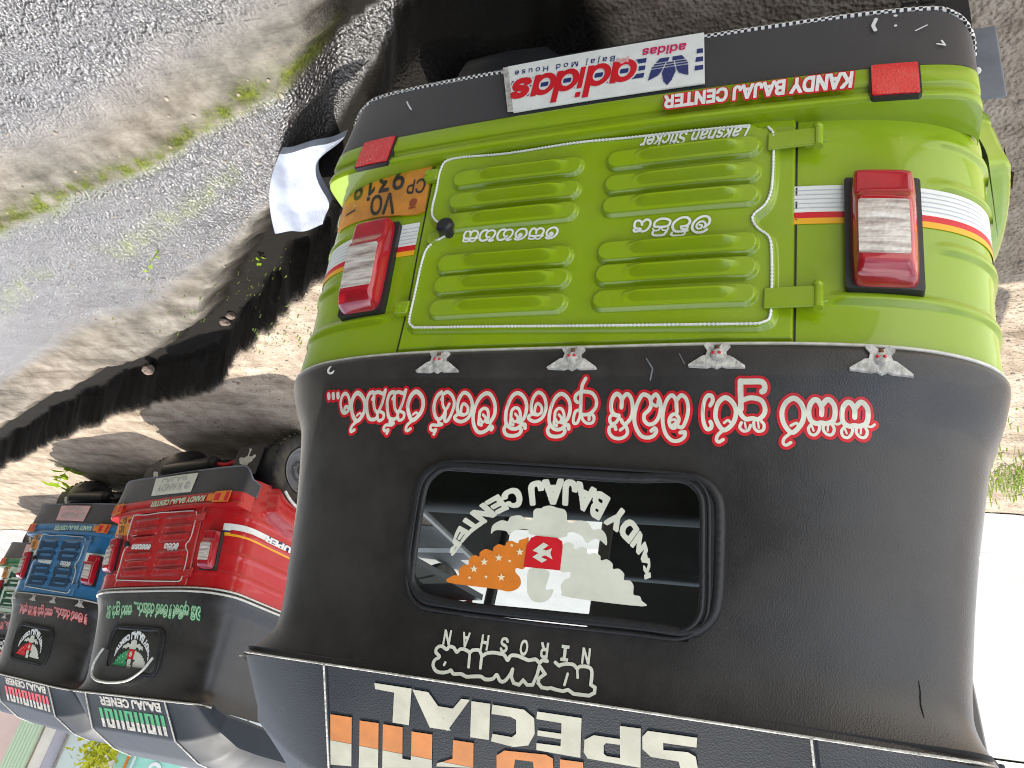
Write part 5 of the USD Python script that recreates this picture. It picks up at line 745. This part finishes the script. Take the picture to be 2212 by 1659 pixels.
def roof_block(col):
    def f(roof):
        s = unary_union([sbox(-.32+.092*i, 1.535, -.32+.092*i+.074, 1.615).difference(sbox(-.32+.092*i+.028, 1.545 if i % 2 else 1.5, -.32+.092*i+.046, 1.64 if not i % 2 else 1.60)) for i in range(6)]+[sbox(.235, 1.535, .265, 1.615)])
        obj('roof_lettering', decal(s.intersection(sbox(-2, 1, 2, 1.578)), hood, .0015, .05), col, roof); obj('roof_lettering', decal(s.intersection(sbox(-2, 1.5785, 2, 2)), hood, .0015, .05), DIRTYW, roof)
        obj('roof_lettering', decal(quadtext('BAJAJ CENER', (-.31, 1.488), (.235, 1.488), (-.31, 1.520), (.235, 1.520), 4), hood, .0015, .05), DIRTYW, roof)
    return f
def fit(shape, x0, x1, z0, z1, flipx=False):
    b = shape.bounds; k = (x1-x0)/(b[2]-b[0]); kz = (z1-z0)/(b[3]-b[1])
    s = affinity.affine_transform(shape, [k, 0, 0, kz, x0-b[0]*k, z0-b[1]*kz]); return s
gs_ = [SLOGAN.intersection(sbox(a, 0, b, 2)) for a, b in ((-.6, -.13), (-.13, .09), (.09, .6))]
def reorder(order):
    x = 0; o = []
    for k in order:
        b = gs_[k].bounds; o.append(affinity.translate(gs_[k], x-b[0], 0)); x += b[2]-b[0]+.015
    return unary_union(o)
def flank_decal(shape, off=.002):
    """a sticker on the left flank: the shape's (y, z)"""
    v, f = flat(shape, .04); Pq = np.c_[-(FW(v[:, 1])-XC)-off, v[:, 0], v[:, 1]]; t = Pq[f]; w = np.cross(t[:, 1]-t[:, 0], t[:, 2]-t[:, 0])[:, 0] > 0; f = f.copy(); f[w] = f[w][:, ::-1]
    return trimesh.Trimesh(Pq, f, process=False)
def stripes_red(t, body):
    obj('white_stripe', wrap_strip(-.50, -.765, .628, .664), WHITE, body); obj('navy_stripe', wrap_strip(-.50, -1.5, .664, .673, .002), NAVY, body); obj('navy_stripe', wrap_strip(-.765, -1.5, .628, .664), NAVY, body); obj('yellow_stripe', wrap_strip(-.50, -1.5, .673, .690), YEL, body)
    tx = quadtext('SUPER', (.46, .632), (.20, .632), (.46, .660), (.20, .660), 5, -.1); tx = warp(tx, lambda c: c); s_, w_ = textpoly('SUPER', 5)
    s_ = affinity.affine_transform(s_, [-.22/w_, 0, 0, .030, .385, .632]); obj('flank_lettering', flank_decal(s_, .004), WHITE, body)
    s2, w2 = textpoly('XYLTI', 2); obj('fender_lettering', decal(sbox(0, 0, .001, .001), lambda x, z: 0*x, 0, None).apply_translation((-.62, .4, .5)), PALEG, body) if False else None
def stripes_plain(a, b):
    def f(t, body):
        for x0, x1 in ((-.335, -.80), (.345, .75)): obj('white_stripe', wrap_strip(x0, x1, .66, .715), a, body); obj('red_stripe', wrap_strip(x0, x1, .715, .728), b, body)
    return f
grp = 'auto rickshaws parked in a row'
deg = math.degrees
tr = tuk('bright red auto rickshaw with green slogan, parked right beside the lime green one', RED, (3.006, 2.202, .014), (0, deg(-.039), deg(.248)), dict(bumper_details=details(CREAM, DIRTYW), stripes=stripes_red, slogan=fit(reorder((1, 2, 0)), -.46, .36, 1.02, 1.105), slogan_col=PALEG, slogan_edge=GREENS, pane_lettering=WHITE, wing=GREENS, roof_text=roof_block(GREENS), double_piping=True, red_pipe=True, group=grp))
rc = stage.GetPrimAtPath(str(tr.GetPath())+'/canopy')
hp = np.array([(.26, 1.262), (.30, 1.30), (.335, 1.345), (.325, 1.39), (.26, 1.415), (.155, 1.422), (.06, 1.418), (-.03, 1.405), (-.10, 1.378), (-.16, 1.345), (-.215, 1.292)]); hc = cm(hp, 5)
obj('curled_flap', decal(Polygon(hc).buffer(0).difference(PANE_POLY.buffer(-.02)), lambda x, z: rear(x, z)-.018, .0, .03), VINYL, rc, True); obj('flap_piping', tube(np.c_[hc[:, 0], rear(hc[:, 0], hc[:, 1])-.028, hc[:, 1]], .0065, 8), PIPING, rc, True)
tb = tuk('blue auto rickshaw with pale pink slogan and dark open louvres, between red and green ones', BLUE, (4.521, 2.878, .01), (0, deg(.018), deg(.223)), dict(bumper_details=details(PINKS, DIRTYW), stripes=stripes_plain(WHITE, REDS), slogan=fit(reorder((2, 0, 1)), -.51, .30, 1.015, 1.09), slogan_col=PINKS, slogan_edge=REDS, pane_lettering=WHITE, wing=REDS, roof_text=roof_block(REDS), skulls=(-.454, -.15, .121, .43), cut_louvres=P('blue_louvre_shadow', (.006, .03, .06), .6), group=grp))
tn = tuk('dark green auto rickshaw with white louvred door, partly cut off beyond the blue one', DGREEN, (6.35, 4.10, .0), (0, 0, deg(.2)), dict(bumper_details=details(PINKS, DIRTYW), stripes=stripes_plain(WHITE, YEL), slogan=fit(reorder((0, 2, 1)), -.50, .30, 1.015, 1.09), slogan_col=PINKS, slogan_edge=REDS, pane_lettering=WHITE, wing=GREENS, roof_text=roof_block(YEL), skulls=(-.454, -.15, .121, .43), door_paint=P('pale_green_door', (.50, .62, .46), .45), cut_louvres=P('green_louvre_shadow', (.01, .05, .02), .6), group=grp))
